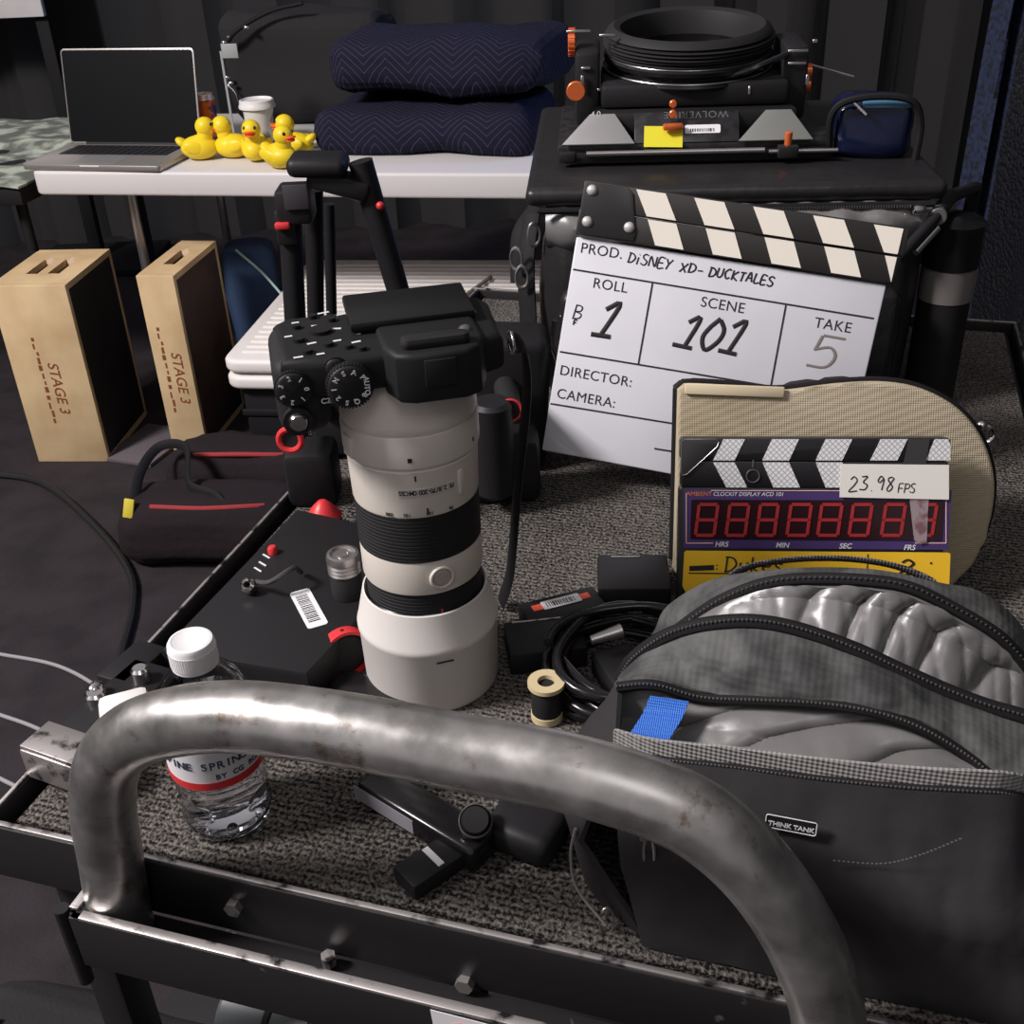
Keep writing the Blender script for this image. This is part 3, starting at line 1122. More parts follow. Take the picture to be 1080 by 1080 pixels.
for k in range(6):
    z0 = .087 + k * .0029
    fr += [(.0434, z0), (.0434, z0 + .0018), (.0429, z0 + .0021), (.0429, z0 + .0027)]
MB().lathe([(.041, .0865)] + fr + [(.041, .105)], seg=96).build('focus_ring', black_rubber, lb_)
# details facing the photographer, in world space around the barrel


def barrel(phi, r, z):
    """frame on the lens barrel: x to the right round it, y up, z outwards; phi from the side facing the camera"""
    c = V((lc.x, lc.y, 0))
    a = math.atan2(-lc.y, -lc.x) + R(phi)
    n = V((math.cos(a), math.sin(a), 0))
    return frame(c + n * r + V((0, 0, ZD + z)), V((0, 0, 1)).cross(n), (0, 0, 1))


fbM = barrel(16, .0446, .1185)
MB().lathe([(0, .0022), (.0058, .0022), (.0066, .0014), (.0066, 0)], fbM, 32).build('focus_button', mat('grey_button', (168, 158, 150), .5), lb_, world=True)
MB().torus((0, 0, .001), .0082, .0014, M=fbM, seg=36).build('button_rim', lens_white, lb_, world=True)
# rating plate with engraved letters, read upside down because the lens stands on its hood
mb = MB()
mk = MB()
txt = 'FE 2.8/70-200 GM OSS'
for i, ch in enumerate(reversed(txt)):
    bM = barrel(-14 + i * 2.45, .0460, .1905)
    mk.box((.00225, .0058, .0006), (0, 0, .0002), M=bM)
    printed(mb, ch, .0048, bM @ Matrix.Translation((0, .0017, .0005)) @ Matrix.Rotation(math.pi, 4, 'Z'), align='CENTER', bold=.00008)
mk.build('rating_plate', mat('pale_silver_plate', (206, 200, 192), .35, metal=.3), lb_, world=True)
mb.build('engraved_lettering', ink, lb_, world=True)
mb = MB()
for a_, z_, w_, h_ in ((0, .2015, .0012, .004), (8, .1755, .0012, .004), (-3, .2165, .003, .003), (60, .2165, .0012, .003)):
    mb.box((w_, h_, .0006), (0, 0, .0002), M=barrel(a_, .0462 if z_ < .21 else .0482, z_))
for a_, s_ in ((-26, '200'), (-10, '135'), (10, '100'), (30, '70')):
    bM = barrel(a_, .0459, .1722)
    printed(mb, s_, .0036, bM @ Matrix.Rotation(math.pi, 4, 'Z') @ Matrix.Translation((0, -.002, 0)), align='CENTER')
bM = barrel(10, .0540, .0500)
mb.box((.013, .0012, .0004), (0, 0, .0001), M=bM)
mb.build('barrel_marks', ink, lb_, world=True)
MB().box((.0012, .004, .0006), (0, 0, .0002), M=barrel(14, .0432, .088)).build('red_index', red_plastic, lb_, world=True)
MB().box((.012, .016, .004), (0, 0, 0), M=barrel(-62, .0482, .219), bevel=.0012).build('collar_bracket', lens_white, lb_, world=True)
MB().box((.0045, .019, .003), (0, 0, 0), M=barrel(42, .0462, .19), bevel=.001).build('switch_panel', lens_white, lb_, world=True)
MB().box((.030, .05, .014), (0, -.004, .010), M=barrel(172, .0482, .222), bevel=.003).build('tripod_foot', lens_white, lb_, world=True)

# --- camera body (local: x right, y away, z up; the top plate faces the photographer)
Z0 = .262
BM = Matrix.Translation((0.002, 0, 0)) @ Matrix.Rotation(R(8), 4, 'Z')


def X(p):
    return BM @ V(p)


cam_black = mat('camera_black', (30, 30, 30), 0.55, spec=.22, bump=(1200, .1, .0004))
body = MB()
outl = [(-.084, -.038), (-.060, -.043), (.042, -.043), (.060, -.034), (.064, .028), (.060, .042), (-.076, .042), (-.086, .032)]
body.prism(outl, .026, BM @ Matrix.Translation((0, 0, Z0 + .005)), bevel=.006, seg=3)
body.lathe([(.034, Z0 - .001), (.036, Z0 + .006)], BM, 48)
body = body.build('camera_body', cam_black, cm)
# grip: hangs below towards the lens side at left
g = MB()
g.prism(rrect(.034, .078, .014, 6, -.090, -.040), .052, BM @ Matrix.Translation((0, 0, Z0 - .022)), bevel=.010, seg=4)
g.build('grip', black_rubber, body)
# viewfinder hump
hm = MB()
hm.prism([(-.020, -.042), (-.014, -.058), (-.004, -.063), (.030, -.063), (.040, -.058), (.046, -.042), (.046, .01), (-.020, .01)], .034, BM @ Matrix.Translation((0, 0, Z0 + .001)), bevel=.004, seg=3)
hm.build('viewfinder_hump', cam_black, body)
MB().box((.020, .002, .018), X((.013, -.064, Z0 + .022)), (0, 0, R(8)), bevel=.0006).build('hot_shoe', black_plastic, body)
MB().prism(rrect(.044, .012, .005, 5, -.009, -.055), .008, BM @ Matrix.Translation((0, 0, Z0 + .034)), bevel=.003).build('eyecup', black_rubber, body)
# tilting rear screen
sc_ = MB()
sc_.box((.084, .052, .007), X((.006, .018, Z0 + .037)), (R(3), 0, R(8)), bevel=.002)
sc_.build('rear_screen', mat('screen_black', (26, 26, 27), .35, spec=.3), body)
MB().sphere(X((.036, -.030, Z0 + .034)), (.005, .005, .004), seg=14, rings=8).build('screw_button', mat('dark_grey_button', (80, 78, 78), .3), body)


def dial(c, r, h, nm, letters=None, lsize=.004):
    """a dial on the top plate, axis towards the photographer"""
    DM = BM @ Matrix.Translation(c) @ Matrix.Rotation(R(90), 4, 'X')
    mb = MB()
    pr = [(0, h), (r - .002, h), (r - .0005, h - .001), (r, h - .002), (r, 0)]
    mb.lathe(pr, DM, 40)
    for k in range(40):
        a = 2 * math.pi * k / 40
        mb.box((.0012, .0012, h - .003), (r * math.cos(a), r * math.sin(a), h / 2), (0, 0, a), M=DM)
    d = mb.build(nm, black_plastic, body)
    if letters:
        mt = MB()
        for i, s_ in enumerate(letters):
            a = 2 * math.pi * i / len(letters)
            printed(mt, s_, lsize, DM @ Matrix.Translation((0, 0, h + .0002)) @ Matrix.Rotation(a, 4, 'Z') @ Matrix.Translation((r * .72, 0, 0)) @ Matrix.Rotation(R(-90), 4, 'Z') @ Matrix.Translation((0, -lsize * .35, 0)), align='CENTER', bold=.0001)
        mt.build('dial_letters', white_print, d)
    return d


dial((-.043, -.043, Z0 + .014), .0145, .009, 'mode_dial', ['AUTO', 'P', 'A', 'S', 'M', '1', '2', 'S', 'Q', 'B'], .0046)
dial((-.078, -.038, Z0 + .014), .0115, .007, 'exposure_dial', ['0', '1', '2', '3', '3', '2', '1'], .0044)
dial((-.050, -.040, Z0 + .024), .007, .004, 'control_wheel')
MB().lathe([(0, .008), (.005, .008), (.0065, .006), (.0065, 0)], BM @ Matrix.Translation((-.078, -.040, Z0 - .008)) @ Matrix.Rotation(R(90), 4, 'X'), 24).build('shutter_button', chrome, body)
MB().lathe([(.0062, 0), (.0095, 0), (.0095, .005), (.0062, .005)], BM @ Matrix.Translation((-.078, -.040, Z0 - .008)) @ Matrix.Rotation(R(90), 4, 'X'), 24, closed=True).build('shutter_ring', black_plastic, body)
mb = MB()
mm = MB()
rnd = random.Random(5)
for (x_, y_, r_) in ((-.066, -.028, .0035), (-.052, -.020, .0035), (-.040, -.028, .003), (-.070, -.006, .004), (-.055, .006, .0075), (-.070, .018, .003), (-.046, .024, .003), (-.058, .034, .003), (-.032, -.034, .003)):
    mb.cyl(X((x_, y_, Z0 + .030)), X((x_, y_, Z0 + .0335)), r_, seg=18)
for (x_, y_, w_) in ((-.072, -.034, .006), (-.058, -.033, .005), (-.047, -.014, .008), (-.034, -.020, .006), (-.076, .004, .005), (-.062, -.013, .006), (-.044, .008, .006), (-.058, .018, .004), (-.038, .034, .007), (-.070, .028, .005), (-.05, .041, .008), (-.031, -.006, .003)):
    mm.box((w_, .0022, .0003), X((x_, y_, Z0 + .0313)), (0, 0, R(8 + rnd.uniform(-15, 15))))
mb.build('rear_buttons', black_plastic, body)
mm.build('button_marks', white_print, body)
mm = MB()
for (x_, z_, s_) in ((-.076, -.0165, 'C1'), (-.062, .001, 'C2'), (-.073, -.0195, '::')):
    printed(mm, s_, .005, BM @ Matrix.Translation((x_, -.0415, Z0 + z_)) @ Matrix.Rotation(R(90), 4, 'X'), bold=.0001)
mm.build('top_marks', white_print, body)
MB().torus((0, 0, 0), .007, .0011, M=BM @ Matrix.Translation((.066, -.030, Z0 + .022)) @ Matrix.Rotation(R(90), 4, 'Y')).build('strap_lug', chrome, body)
MB().tube(cat_rom([X((.066, -.032, Z0 + .022)), X((.076, -.02, Z0 + .015)), X((.084, .005, Z0 - .03)), X((.080, .03, Z0 - .12)), X((.075, .05, .05)), X((.07, .07, .006))], 40), .008, 8, flat=.25).build('neck_strap', black_nylon, body)

# ================================================================== SHOULDER RIG BEHIND THE CAMERA
t = thing('shoulder_rig', 'black shoulder rig with red ringed handgrips behind the white lens', 'camera rig', dk(.24, .42, ZD), R(-6))


def rig_grip(px, py, y, r, ln, rr, nm='handgrip'):
    c = aty(px, py, y)
    d = V((.05 * (1 if c.x < -.1 else -1), 1, -.10)).normalized()
    g_ = MB().cyl(c, c + d * ln, r, r * 1.05, seg=28, bevel=.003).build(nm, black_rubber, t, world=True)
    q = d.to_track_quat('Z', 'Y').to_matrix().to_4x4()
    MB().torus((0, 0, 0), r * .93, rr, M=Matrix.Translation(c) @ q, seg=32, s2=8).build('red_ring', red_plastic, g_, world=True)
    return g_


rig_grip(306, 464, .93, .0115, .12, .0030)
rig_grip(538, 433, .95, .0115, .12, .0013)
mb = MB()
mb.tube([aty(306, 464, .93) + V((.01, .11, -.012)), V((-.19, 1.07, .90)), V((-.15, 1.09, .89))], .010, 12)
mb.tube([aty(538, 433, .95) + V((-.01, .11, -.012)), V((-.01, 1.08, .90)), V((-.05, 1.09, .89))], .010, 12)
mb.box((.22, .05, .05), (-.10, 1.09, .872), bevel=.008)
mb.build('cross_frame', black_plastic, t, world=True)
mb = MB()
for x_ in (-.13, -.07):
    mb.cyl((x_, .93, .875), (x_, 1.20, .875), .0075, seg=14)
mb.build('rail_rods', black_gloss, t, world=True)
MB().box((.085, .06, .15), (.0, 1.05, .918), (0, R(4), 0), bevel=.014, seg=3).build('power_pack', black_plastic, t, world=True)
mb = MB()
mb.box((.07, .05, .07), (-.005, .98, .877), bevel=.01)
mb.cyl((-.015, .95, .86), (-.015, .95, .96), .02, seg=20, bevel=.004)
mb.build('clamp_block', black_plastic, t, world=True)
MB().box((.05, .05, .06), (-.20, .99, .872), bevel=.008).build('clamp_block', black_plastic, t, world=True)
# red ended knob in front of it
kc = atz(345, 566, ZD)
t = thing('red_capped_knob', 'black knob with a red conical cap left of the white lens', 'knob', (kc.x, kc.y, ZD))
MB().lathe([(.017, 0), (.017, .018), (.016, .022)], seg=28).build('knob_body', black_rubber, t)
MB().lathe([(.0168, .022), (.0172, .024), (.010, .034), (.004, .040), (0, .041)], seg=28).build('red_cap', red_plastic, t)

# ================================================================== BLACK RECEIVER BOX WITH BARCODE (left of the lens)
rx = dk(.035, .165, ZD)
t = thing('receiver_box', 'flat black electronics box with a barcode sticker beside the bottle', 'electronics box', rx, -ANG + R(-2))
RB = ROOTM[t.name]
MB().prism([(0, 0), (.125, .005), (.135, .10), (.095, .215), (.0, .225)], .036, bevel=.004, seg=2).build('box_body', black_plastic, t)
TOPM = RB @ Matrix.Translation((0, 0, .0362))
q0 = onplane(305, 626, TOPM)
q1 = onplane(325, 664, TOPM)
dv = (q1 - q0)
SMx = TOPM @ frame((q0.x, q0.y, 0), (dv.x, dv.y, 0), (-dv.y, dv.x, 0))
sl = dv.length
st_ = MB().prism(rrect(sl, .017, .003, 4), .0004, SMx).build('barcode_sticker', sticker_white, t, world=True)
barcode(MB(), sl * .72, .010, SMx @ Matrix.Translation((sl * .14, .003, 0)), 4).build('barcode_print', ink, st_, world=True)
q = onplane(267, 622, TOPM)
mb = MB().lathe([(.0035, .002), (.0055, .002), (.0065, .004), (.0065, .012), (.0045, .014), (.003, .013), (.003, .004)], RB @ Matrix.Translation((q.x, q.y, .036)) @ Matrix.Rotation(R(35), 4, 'X'), 24, closed=True)
cn = mb.build('connector', chrome, t, world=True)
MB().tube(cat_rom([RB @ V((q.x + .004, q.y, .045)), RB @ V((q.x + .022, q.y - .006, .052)), RB @ V((q.x + .034, q.y + .012, .056)), RB @ V((q.x + .03, q.y + .03, .040))], 24), .0022, 8).build('short_lead', mat('grey_lead', (70, 66, 66), .4), t, world=True)
q = onplane(288, 583, TOPM)
MB().lathe([(.0045, 0), (.0045, .005), (.003, .007), (0, .0075)], RB @ Matrix.Translation((q.x, q.y, .036)), 18).build('red_button', red_plastic, t, world=True)
mb = MB()
for (x_, y_) in ((277, 595), (272, 601), (281, 587)):
    q = onplane(x_, y_, TOPM)
    mb.box((.010, .0015, .0006), (q.x, q.y, .0365), (0, 0, R(-25)), M=RB)
mb.build('panel_marks', white_print, t, world=True)

# threaded metal-topped stud
kp = atz(367, 626, ZD + .0365)
t = thing('threaded_stud', 'round knurled steel topped stud standing on the electronics box beside the lens', 'stud', kp)
MB().lathe([(.013, 0), (.013, .020), (.0115, .022)], seg=28).build('stud_body', black_rubber, t)
pr = []
for k in range(4):
    pr += [(.0125, .022 + k * .0035), (.0138, .0235 + k * .0035)]
MB().lathe([(.011, .021)] + pr + [(.0138, .037), (.013, .040), (.0105, .0405), (.0095, .0385), (.005, .0385), (.004, .0415), (0, .0415)], seg=36).build('knurled_top', steel, t)

# red-banded black ring handle lying beside the hood
rp_ = atz(362, 690, ZD + .012)
t = thing('red_collar', 'red collar round a black cylinder touching the lens hood', 'collar', M=Matrix.Translation((rp_.x, rp_.y, ZD + .018)) @ V((.45, -.86, .10)).to_track_quat('Z', 'Y').to_matrix().to_4x4())
MB().cyl((0, 0, -.05), (0, 0, .012), .0175, seg=32, bevel=.003).build('cylinder', black_rubber, t)
MB().lathe([(.018, .002), (.0205, .002), (.0205, .013), (.018, .013)], seg=40, closed=True).build('red_band', red_plastic, t)
MB().sphere((0, .0205, .0075), .0015, seg=8, rings=6).build('pin_hole', ink, t)

# flat plate slid under the hood side
a_, b_ = atz(352, 718, ZD + .008), atz(425, 752, ZD + .008)
t = thing('release_plate', 'black rounded plate lying flat against the lens hood foot', 'plate', M=frame((a_.x, a_.y, ZD), b_ - a_, V((-(b_ - a_).y, (b_ - a_).x, 0))))
ln = (b_ - a_).length
MB().prism(rrect(ln, .030, .012, 5, 0, -.012), .012, bevel=.004, seg=3).build('plate_body', black_gloss, t)

# ================================================================== BLACK CLAMP WITH WHITE TAPE on the left rail
a_, b_ = atz(72, 782, .874), atz(165, 700, .874)
CLM = frame((a_.x, a_.y, .853), b_ - a_, V((-(b_ - a_).y, (b_ - a_).x, 0)))
t = thing('clamp_bar', 'black clamp bar wrapped in white tape on the cart left rail', 'clamp', M=CLM)
ln = (b_ - a_).length
MB().box((ln, .042, .022), (ln / 2, 0, .011), bevel=.003).build('bar', black_plastic, t)
MB().box((.030, .050, .026), (-.008, -.002, .012), bevel=.002).box((.028, .052, .004), (-.008, -.004, .0265), bevel=.001).build('end_bracket', edge_metal, t)
mb = MB()
mb.lathe([(.008, .022), (.008, .028), (.006, .030), (0, .030)], Matrix.Translation((ln * .45, .012, 0)), 18)
mb.sphere((ln * .5, .016, .028), (.007, .006, .005), seg=12, rings=8)
mb.build('knob', chrome, t)
MB().lathe([(.007, .022), (.007, .032), (.005, .034), (0, .034)], Matrix.Translation((ln * .78, -.004, 0)), 18).build('knob', chrome, t)
wa, wb = atz(104, 752, .885), atz(158, 738, .885)
WM = frame((wa.x, wa.y, .885), wb - wa, V((-(wb - wa).y, (wb - wa).x, 0)))
wl = (wb - wa).length
MB().box((wl, .034, .026), (wl / 2, .0, -.010), M=WM, bevel=.005).build('white_tape', white_plastic, t, world=True)
MB().box((.05, .03, .02), (ln * .95, .02, .012), bevel=.003).box((.004, .004, .05), (ln * .99, -.02, .02), (0, R(25), 0)).build('arm', black_plastic, t)

# ================================================================== WATER BOTTLE
bp_ = atz(243, 858, ZD)
t = thing('water_bottle', 'small clear plastic water bottle with a white cap and red label band', 'bottle', (bp_.x, bp_.y, ZD), R(0))
CZ = .0125
pet = mat('clear_plastic', (246, 246, 248), 0.03, trans=1.0, ior=1.20, spec=.6, bump=(24, .25, .004))
water = mat('water', (240, 240, 242), 0.0, trans=1.0, ior=1.33)
outer = [(r_, z_ * 1.105) for r_, z_ in [(.0, .003), (.016, .002), (.024, 0), (.0285, .004), (.030, .012), (.0285, .018), (.030, .024), (.0285, .030), (.030, .036), (.0290, .041), (.0305, .046), (.0305, .082), (.0300, .088), (.0288, .097), (.024, .107), (.0155, .115), (.0125, .119), (.0125, .124)]]
inner = [(r_ - .0012, max(z_, .002) + .0006) if r_ > .002 else (0, .0036) for r_, z_ in outer]
mb = MB()
mb.lathe(outer + inner[::-1], seg=48)
bt = mb.build('bottle_body', pet, t, angle=60)
mb = MB().lathe([(0, .0042)] + [(r_ - .0014, z_ + .001) for r_, z_ in outer[1:13]] + [(.0, .097)], seg=48)
mb.build('water', water, bt)
mb = MB()
for k in range(5):
    a = 2 * math.pi * k / 5
    mb.sphere((.02 * math.cos(a), .02 * math.sin(a), .006), (.008, .004, .006), (0, 0, a), seg=12, rings=8)
mb.build('base_petal', pet, bt)
cap = [(r_, z_ + CZ) for r_, z_ in [(.0122, .1185), (.0146, .119), (.0146, .135), (.0136, .1368), (.0120, .1372), (.0110, .1365), (0, .1365)]]
mb = MB().lathe(cap, seg=60)
for k in range(60):
    a = 2 * math.pi * k / 60
    mb.box((.0008, .0009, .011), (.0146 * math.cos(a), .0146 * math.sin(a), .1265 + CZ), (0, 0, a))
mb.build('cap', mat('white_cap', (228, 226, 226), .45), t)
lab = MB().lathe([(.0309, .052), (.0309, .089), (.0312, .089), (.0312, .052)], seg=60, closed=True).build('label', sticker_white, t)
MB().lathe([(.0313, .0525), (.0313, .0585), (.0315, .0585), (.0315, .0525)], seg=60, closed=True).build('red_band', red_plastic, lab)


def round_bottle(mb, text, size, z, phi0, r=.0314, step=None):
    for i, ch in enumerate(text):
        a = math.atan2(-bp_.y, -bp_.x) + R(phi0 + i * (step or 7.0))
        n = V((math.cos(a), math.sin(a), 0))
        printed(mb, ch, size, frame((r * n.x, r * n.y, z), V((0, 0, 1)).cross(n), (0, 0, 1)), align='CENTER', bold=.0001)


mb = MB()
round_bottle(mb, 'ALPINE SPRING WATER', .0082, .0695, -84, step=9.5)
round_bottle(mb, 'BY CG ROXANE', .0056, .0608, -4, step=7)
mb.build('label_lettering', mat('navy_print', (56, 62, 84), .6), lab)

# ================================================================== FOLDING ARM under the handle
a_, b_ = atz(384, 818, ZD + .02), atz(508, 893, ZD + .02)
t = thing('friction_arm', 'black jointed arm with a grey label lying below the tube handle', 'arm', M=frame((a_.x, a_.y, ZD), b_ - a_, V((-(b_ - a_).y, (b_ - a_).x, 0))))
ln = (b_ - a_).length
FA = ROOTM[t.name]
MB().box((ln, .026, .020), (ln / 2, .004, .011), bevel=.004, seg=3).build('upper_bar', black_gloss, t)
MB().box((ln * .52, .0006, .012), (ln * .25, -.0093, .012)).build('grey_label', mat('grey_label', (128, 126, 132), .5), t)
c_, d_ = atz(425, 930, ZD + .01), atz(498, 882, ZD + .01)
mb = MB()
LMx = frame((c_.x, c_.y, ZD), d_ - c_, V((-(d_ - c_).y, (d_ - c_).x, 0)))
l2 = (d_ - c_).length
mb.box((l2, .024, .014), (l2 / 2, 0, .0075), bevel=.003, M=LMx)
mb.build('lower_bar', black_plastic, t, world=True)
MB().box((.003, .018, .0008), (l2 * .42, 0, .0147), M=LMx).box((.0015, .018, .0008), (l2 * .46, 0, .0147), M=LMx).build('marks', white_print, t, world=True)
e_ = atz(502, 868, ZD + .026)
MB().lathe([(.010, -.02), (.010, .006), (.0085, .008), (.0085, .009)], Matrix.Translation(e_) @ Matrix.Rotation(R(30), 4, 'X'), 24).build('joint_knob', black_plastic, t, world=True)
MB().lathe([(.0102, .002), (.0110, .003), (.0110, .006), (.0102, .007)], Matrix.Translation(e_) @ Matrix.Rotation(R(30), 4, 'X'), 28, closed=True).build('steel_ring', steel, t, world=True)
mb = MB().box((.050, .040, .024), FA.inverted() @ (atz(556, 874, ZD + .0125)), (0, 0, R(10)), bevel=.009, seg=3)
mb.build('clamp_head', black_plastic, t)

# ================================================================== SMALL ITEMS RIGHT OF THE LENS
a_, b_ = atz(562, 641, ZD + .02), atz(622, 626, ZD + .02)
BTM = frame((a_.x, a_.y, ZD), b_ - a_, V((-(b_ - a_).y, (b_ - a_).x, 0)))
t = thing('battery_pack', 'black battery with an orange stripe under its barcode sticker', 'battery', M=BTM)
ln = (b_ - a_).length
MB().box((ln + .018, .036, .018), (ln / 2, -.004, .009), bevel=.003).build('battery_body', black_plastic, t)
MB().box((ln, .008, .0005), (ln / 2, .001, .0182), bevel=.0002).build('orange_stripe', mat('orange_stripe', (236, 92, 62), .5), t)
s_ = MB().prism(rrect(ln * .66, .0115, .001, 3, ln * .17, -.005), .0004, Matrix.Translation((0, 0, .0185))).build('barcode_sticker', sticker_white, t)
barcode(MB(), ln * .5, .007, Matrix.Translation((ln * .24, -.003, .0186)), 8).build('barcode_print', ink, s_)
p = atz(668, 628, ZD)
t = thing('wireless_pack', 'plain black slim pack lying left of the digital slate', 'electronics box', (p.x, p.y, ZD), R(-4))
MB().box((.062, .055, .022), (.0, .006, .011), bevel=.003).build('pack_body', black_plastic, t)
MB().box((.026, .0015, .0006), (-.006, .028, .0222), bevel=.0002).build('silver_line', chrome, t)
p = atz(575, 690, ZD)
t = thing('card_reader', 'black block with one worn silver edge behind the tape spool', 'electronics box', (p.x, p.y, ZD), R(6))
MB().box((.062, .045, .020), (0, 0.0, .010), bevel=.002).build('block_body', black_plastic, t)
MB().box((.040, .0015, .0008), (-.004, .020, .0202)).build('worn_edge', edge_metal, t)
sp_ = atz(577, 757, ZD)
t = thing('tape_spool', 'small black spool with beige tape rings beside the coiled cable', 'spool', (sp_.x, sp_.y, ZD))
beige = mat('beige_tape', (196, 178, 140), 0.6)
MB().lathe([(.0100, 0), (.0120, .001), (.0120, .007), (.0100, .008)], seg=30).build('lower_ring', beige, t)
MB().lathe([(.0112, .006), (.0115, .007), (.0115, .031), (.0112, .032)], seg=30).build('spool_body', black_rubber, t)
MB().lathe([(.0065, .032), (.0138, .032), (.0138, .0355), (.0065, .0355)], seg=36, closed=True).build('upper_ring', beige, t)
# coil
ctr = dk(.395, .27, 0)
rnd = random.Random(9)
pts = []
for k in range(260):
    a = 2 * math.pi * k / 40
    rr = .058 + .007 * math.sin(k * .37) - .0008 * (k // 40)
    pts.append(V((ctr.x - .012 + 1.0 * rr * math.cos(a), ctr.y - .012 + rr * math.sin(a), ZD + .005 + .0050 * (k / 40) + .003 * math.sin(k * .21))))
t = thing('cable_coil', 'coil of glossy black cable tucked beside the backpack', 'cable', (ctr.x, ctr.y, ZD))
MB().tube(pts, .0042, 10).build('cable', black_gloss, t, world=True)
q = atz(648, 668, ZD + .045)
MB().cyl(q + V((-.018, -.002, -.004)), q + V((.006, .003, 0)), .0035, .0058, seg=14).build('plug', steel, t, world=True)
mb = MB().box((.035, .05, .022), (ctr.x - .015, ctr.y - .015, ZD + .011), (0, 0, .3), bevel=.004)
tag(mb.build('power_brick', black_plastic, origin=(ctr.x, ctr.y, ZD)), 'small black block lying inside the coiled cable', 'electronics box')

# ================================================================== CAMERA BAG (rear of the cart)
bagp = V((.045, 1.165, ZD))
CBM = Matrix.Translation(bagp) @ Matrix.Rotation(R(-5), 4, 'Z')
t = thing('camera_bag', 'large black soft camera case with an open grey lined lid', 'camera bag', M=CBM)
BW, BD, BH = .405, .40, .232
b = MB().box((BW, BD, BH - .002), (BW / 2, BD / 2, BH / 2), bevel=.035, seg=5)
b.subdivide_noise(2, .008, 8, 2)
cb = b.build('case_body', black_vinyl, t, angle=80)
# grey lining strip above the front
rows = []
for j, (yy, zz) in enumerate(((.006, .188), (-.010, .194), (-.020, .206), (-.022, .220), (-.016, .231), (-.004, .238), (.05, .239))):
    rows.append([V((BW * (i / 60) * .985 + .004, yy + .0022 * math.sin(i * .9 + j * .3) + .018 * (abs(i / 30 - 1) ** 6), zz + .0015 * math.sin(i * 1.3 + j))) for i in range(61)])
MB().grid(rows, thick=.002).build('grey_lining', satin, t)
# lid: padded slab, rising to the back
LIDM = CBM @ Matrix.Translation((-.012, -.002, .2375)) @ Matrix.Rotation(R(1.0), 4, 'X')
ld = MB().box((BW + .03, BD + .01, .020), ((BW + .0) / 2 + .010, BD / 2 + .006, .011), bevel=.009, seg=4, M=LIDM)
ld = ld.build('padded_lid', black_vinyl, t, world=True)
mb = MB()
zt = MB()
zp = [LIDM @ V((.01 + BW * k / 40, -.006, .0)) for k in range(41)]
mb.tube(zp, .0035, 8)
mb.build('zipper', black_nylon, ld, world=True)
for k in range(110):
    f = k / 109
    q = LIDM @ V((.10 + (BW - .115) * f, -.0096, -.001))
    zt.box((.0011, .0016, .003), q)
zt.build('zipper_teeth', steel, ld, world=True)
MB().box((.014, .008, .01), LIDM @ V((BW - .006, -.012, -.004)), bevel=.003).build('zip_pull', chrome, ld, world=True)
# left side hardware: strap with buckles
mb = MB()
mb.tube(cat_rom([CBM @ V(q_) for q_ in ((-.014, .06, .215), (-.020, .03, .17), (-.018, .01, .10), (-.016, .0, .03))], 24), .012, 10, flat=.3)
mb.tube(cat_rom([CBM @ V(q_) for q_ in ((-.012, .09, .215), (-.03, .07, .19), (-.032, .05, .14))], 20), .010, 10, flat=.3)
mb.build('side_strap', black_nylon, t, world=True)
for q_, rz_ in (((-.010, .018, .205), 20), ((-.030, .018, .178), -15), ((-.024, .010, .16), 5)):
    m_ = CBM @ Matrix.Translation(q_) @ Matrix.Rotation(R(90), 4, 'X') @ Matrix.Rotation(R(rz_), 4, 'Y') @ Matrix.Diagonal((.75, 1.35, 1, 1))
    MB().torus((0, 0, 0), .009, .0018, M=m_, seg=28, s2=8).build('metal_ring', steel, t, world=True)
MB().tube([CBM @ V((.012, -.004, .115)), CBM @ V((.008, -.006, .088)), CBM @ V((.014, -.005, .07))], .003, 8).build('zip_pull', chrome, t, world=True)
# front pocket
fp = MB().box((BW * .9, .03, .13), (BW / 2, -.006, .085), bevel=.013, seg=4)
fp.subdivide_noise(2, .006, 12, 5)
fp.build('front_pocket', black_vinyl, t, angle=80)
MB().box((.05, .004, .05), (.055, -.022, .125), (R(8), 0, 0), bevel=.0015).build('pocket_label', mat('dark_patch', (60, 58, 60), .4), t)
mb = MB()
mb.tube(cat_rom([V((.02, -.024, .11)), V((.045, -.027, .085)), V((.08, -.027, .095)), V((.12, -.026, .105))], 20), .005, 8)
mb.build('pocket_fold', black_vinyl, t)

# ------------------------------------------------------------------ matte box on the bag
mo = atz(588, 172, 1.106)
MBX = Matrix.Translation(mo) @ Matrix.Rotation(R(-5), 4, 'Z') @ Matrix.Rotation(R(1.5), 4, 'X') @ Matrix.Scale(.94 * mo.y / 1.28, 4)
t = thing('matte_box', 'black camera matte box with a big round ring on the bag', 'matte box', M=MBX)
carbon = mat('carbon_plate', (42, 41, 43), 0.35, noise_=(60, (30, 29, 30), .45, .55, 2))
MB().box((.33, .22, .016), (.165, .12, .010), bevel=.003).build('base_plate', carbon, t)
MB().box((.315, .012, .012), (.165, .0, .006), bevel=.002).build('front_bar', black_gloss, t)
MB().cyl((.035, -.008, .012), (.245, -.008, .012), .0032, seg=10).build('silver_rod', steel, t)
MB().cyl((.25, -.008, .010), (.33, -.008, .010), .0025, seg=10).build('silver_rod', steel, t)
flag_m = mat('brushed_grey_flag', (150, 148, 148), .5, metal=.25)
for x0 in (.005, .215):
    FM = MBX @ Matrix.Translation((x0, .006, .018)) @ Matrix.Rotation(R(42), 4, 'X')
    MB().prism([(0, 0), (.088, 0), (.064, .042), (.034, .042)], .003, FM, bevel=.0006).build('grey_flag', flag_m if x0 < .1 else mat('dim_grey_flag', (118, 120, 116), .6, metal=.15), t, world=True)
FM = MBX @ Matrix.Translation((.093, .012, .018)) @ Matrix.Rotation(R(48), 4, 'X')
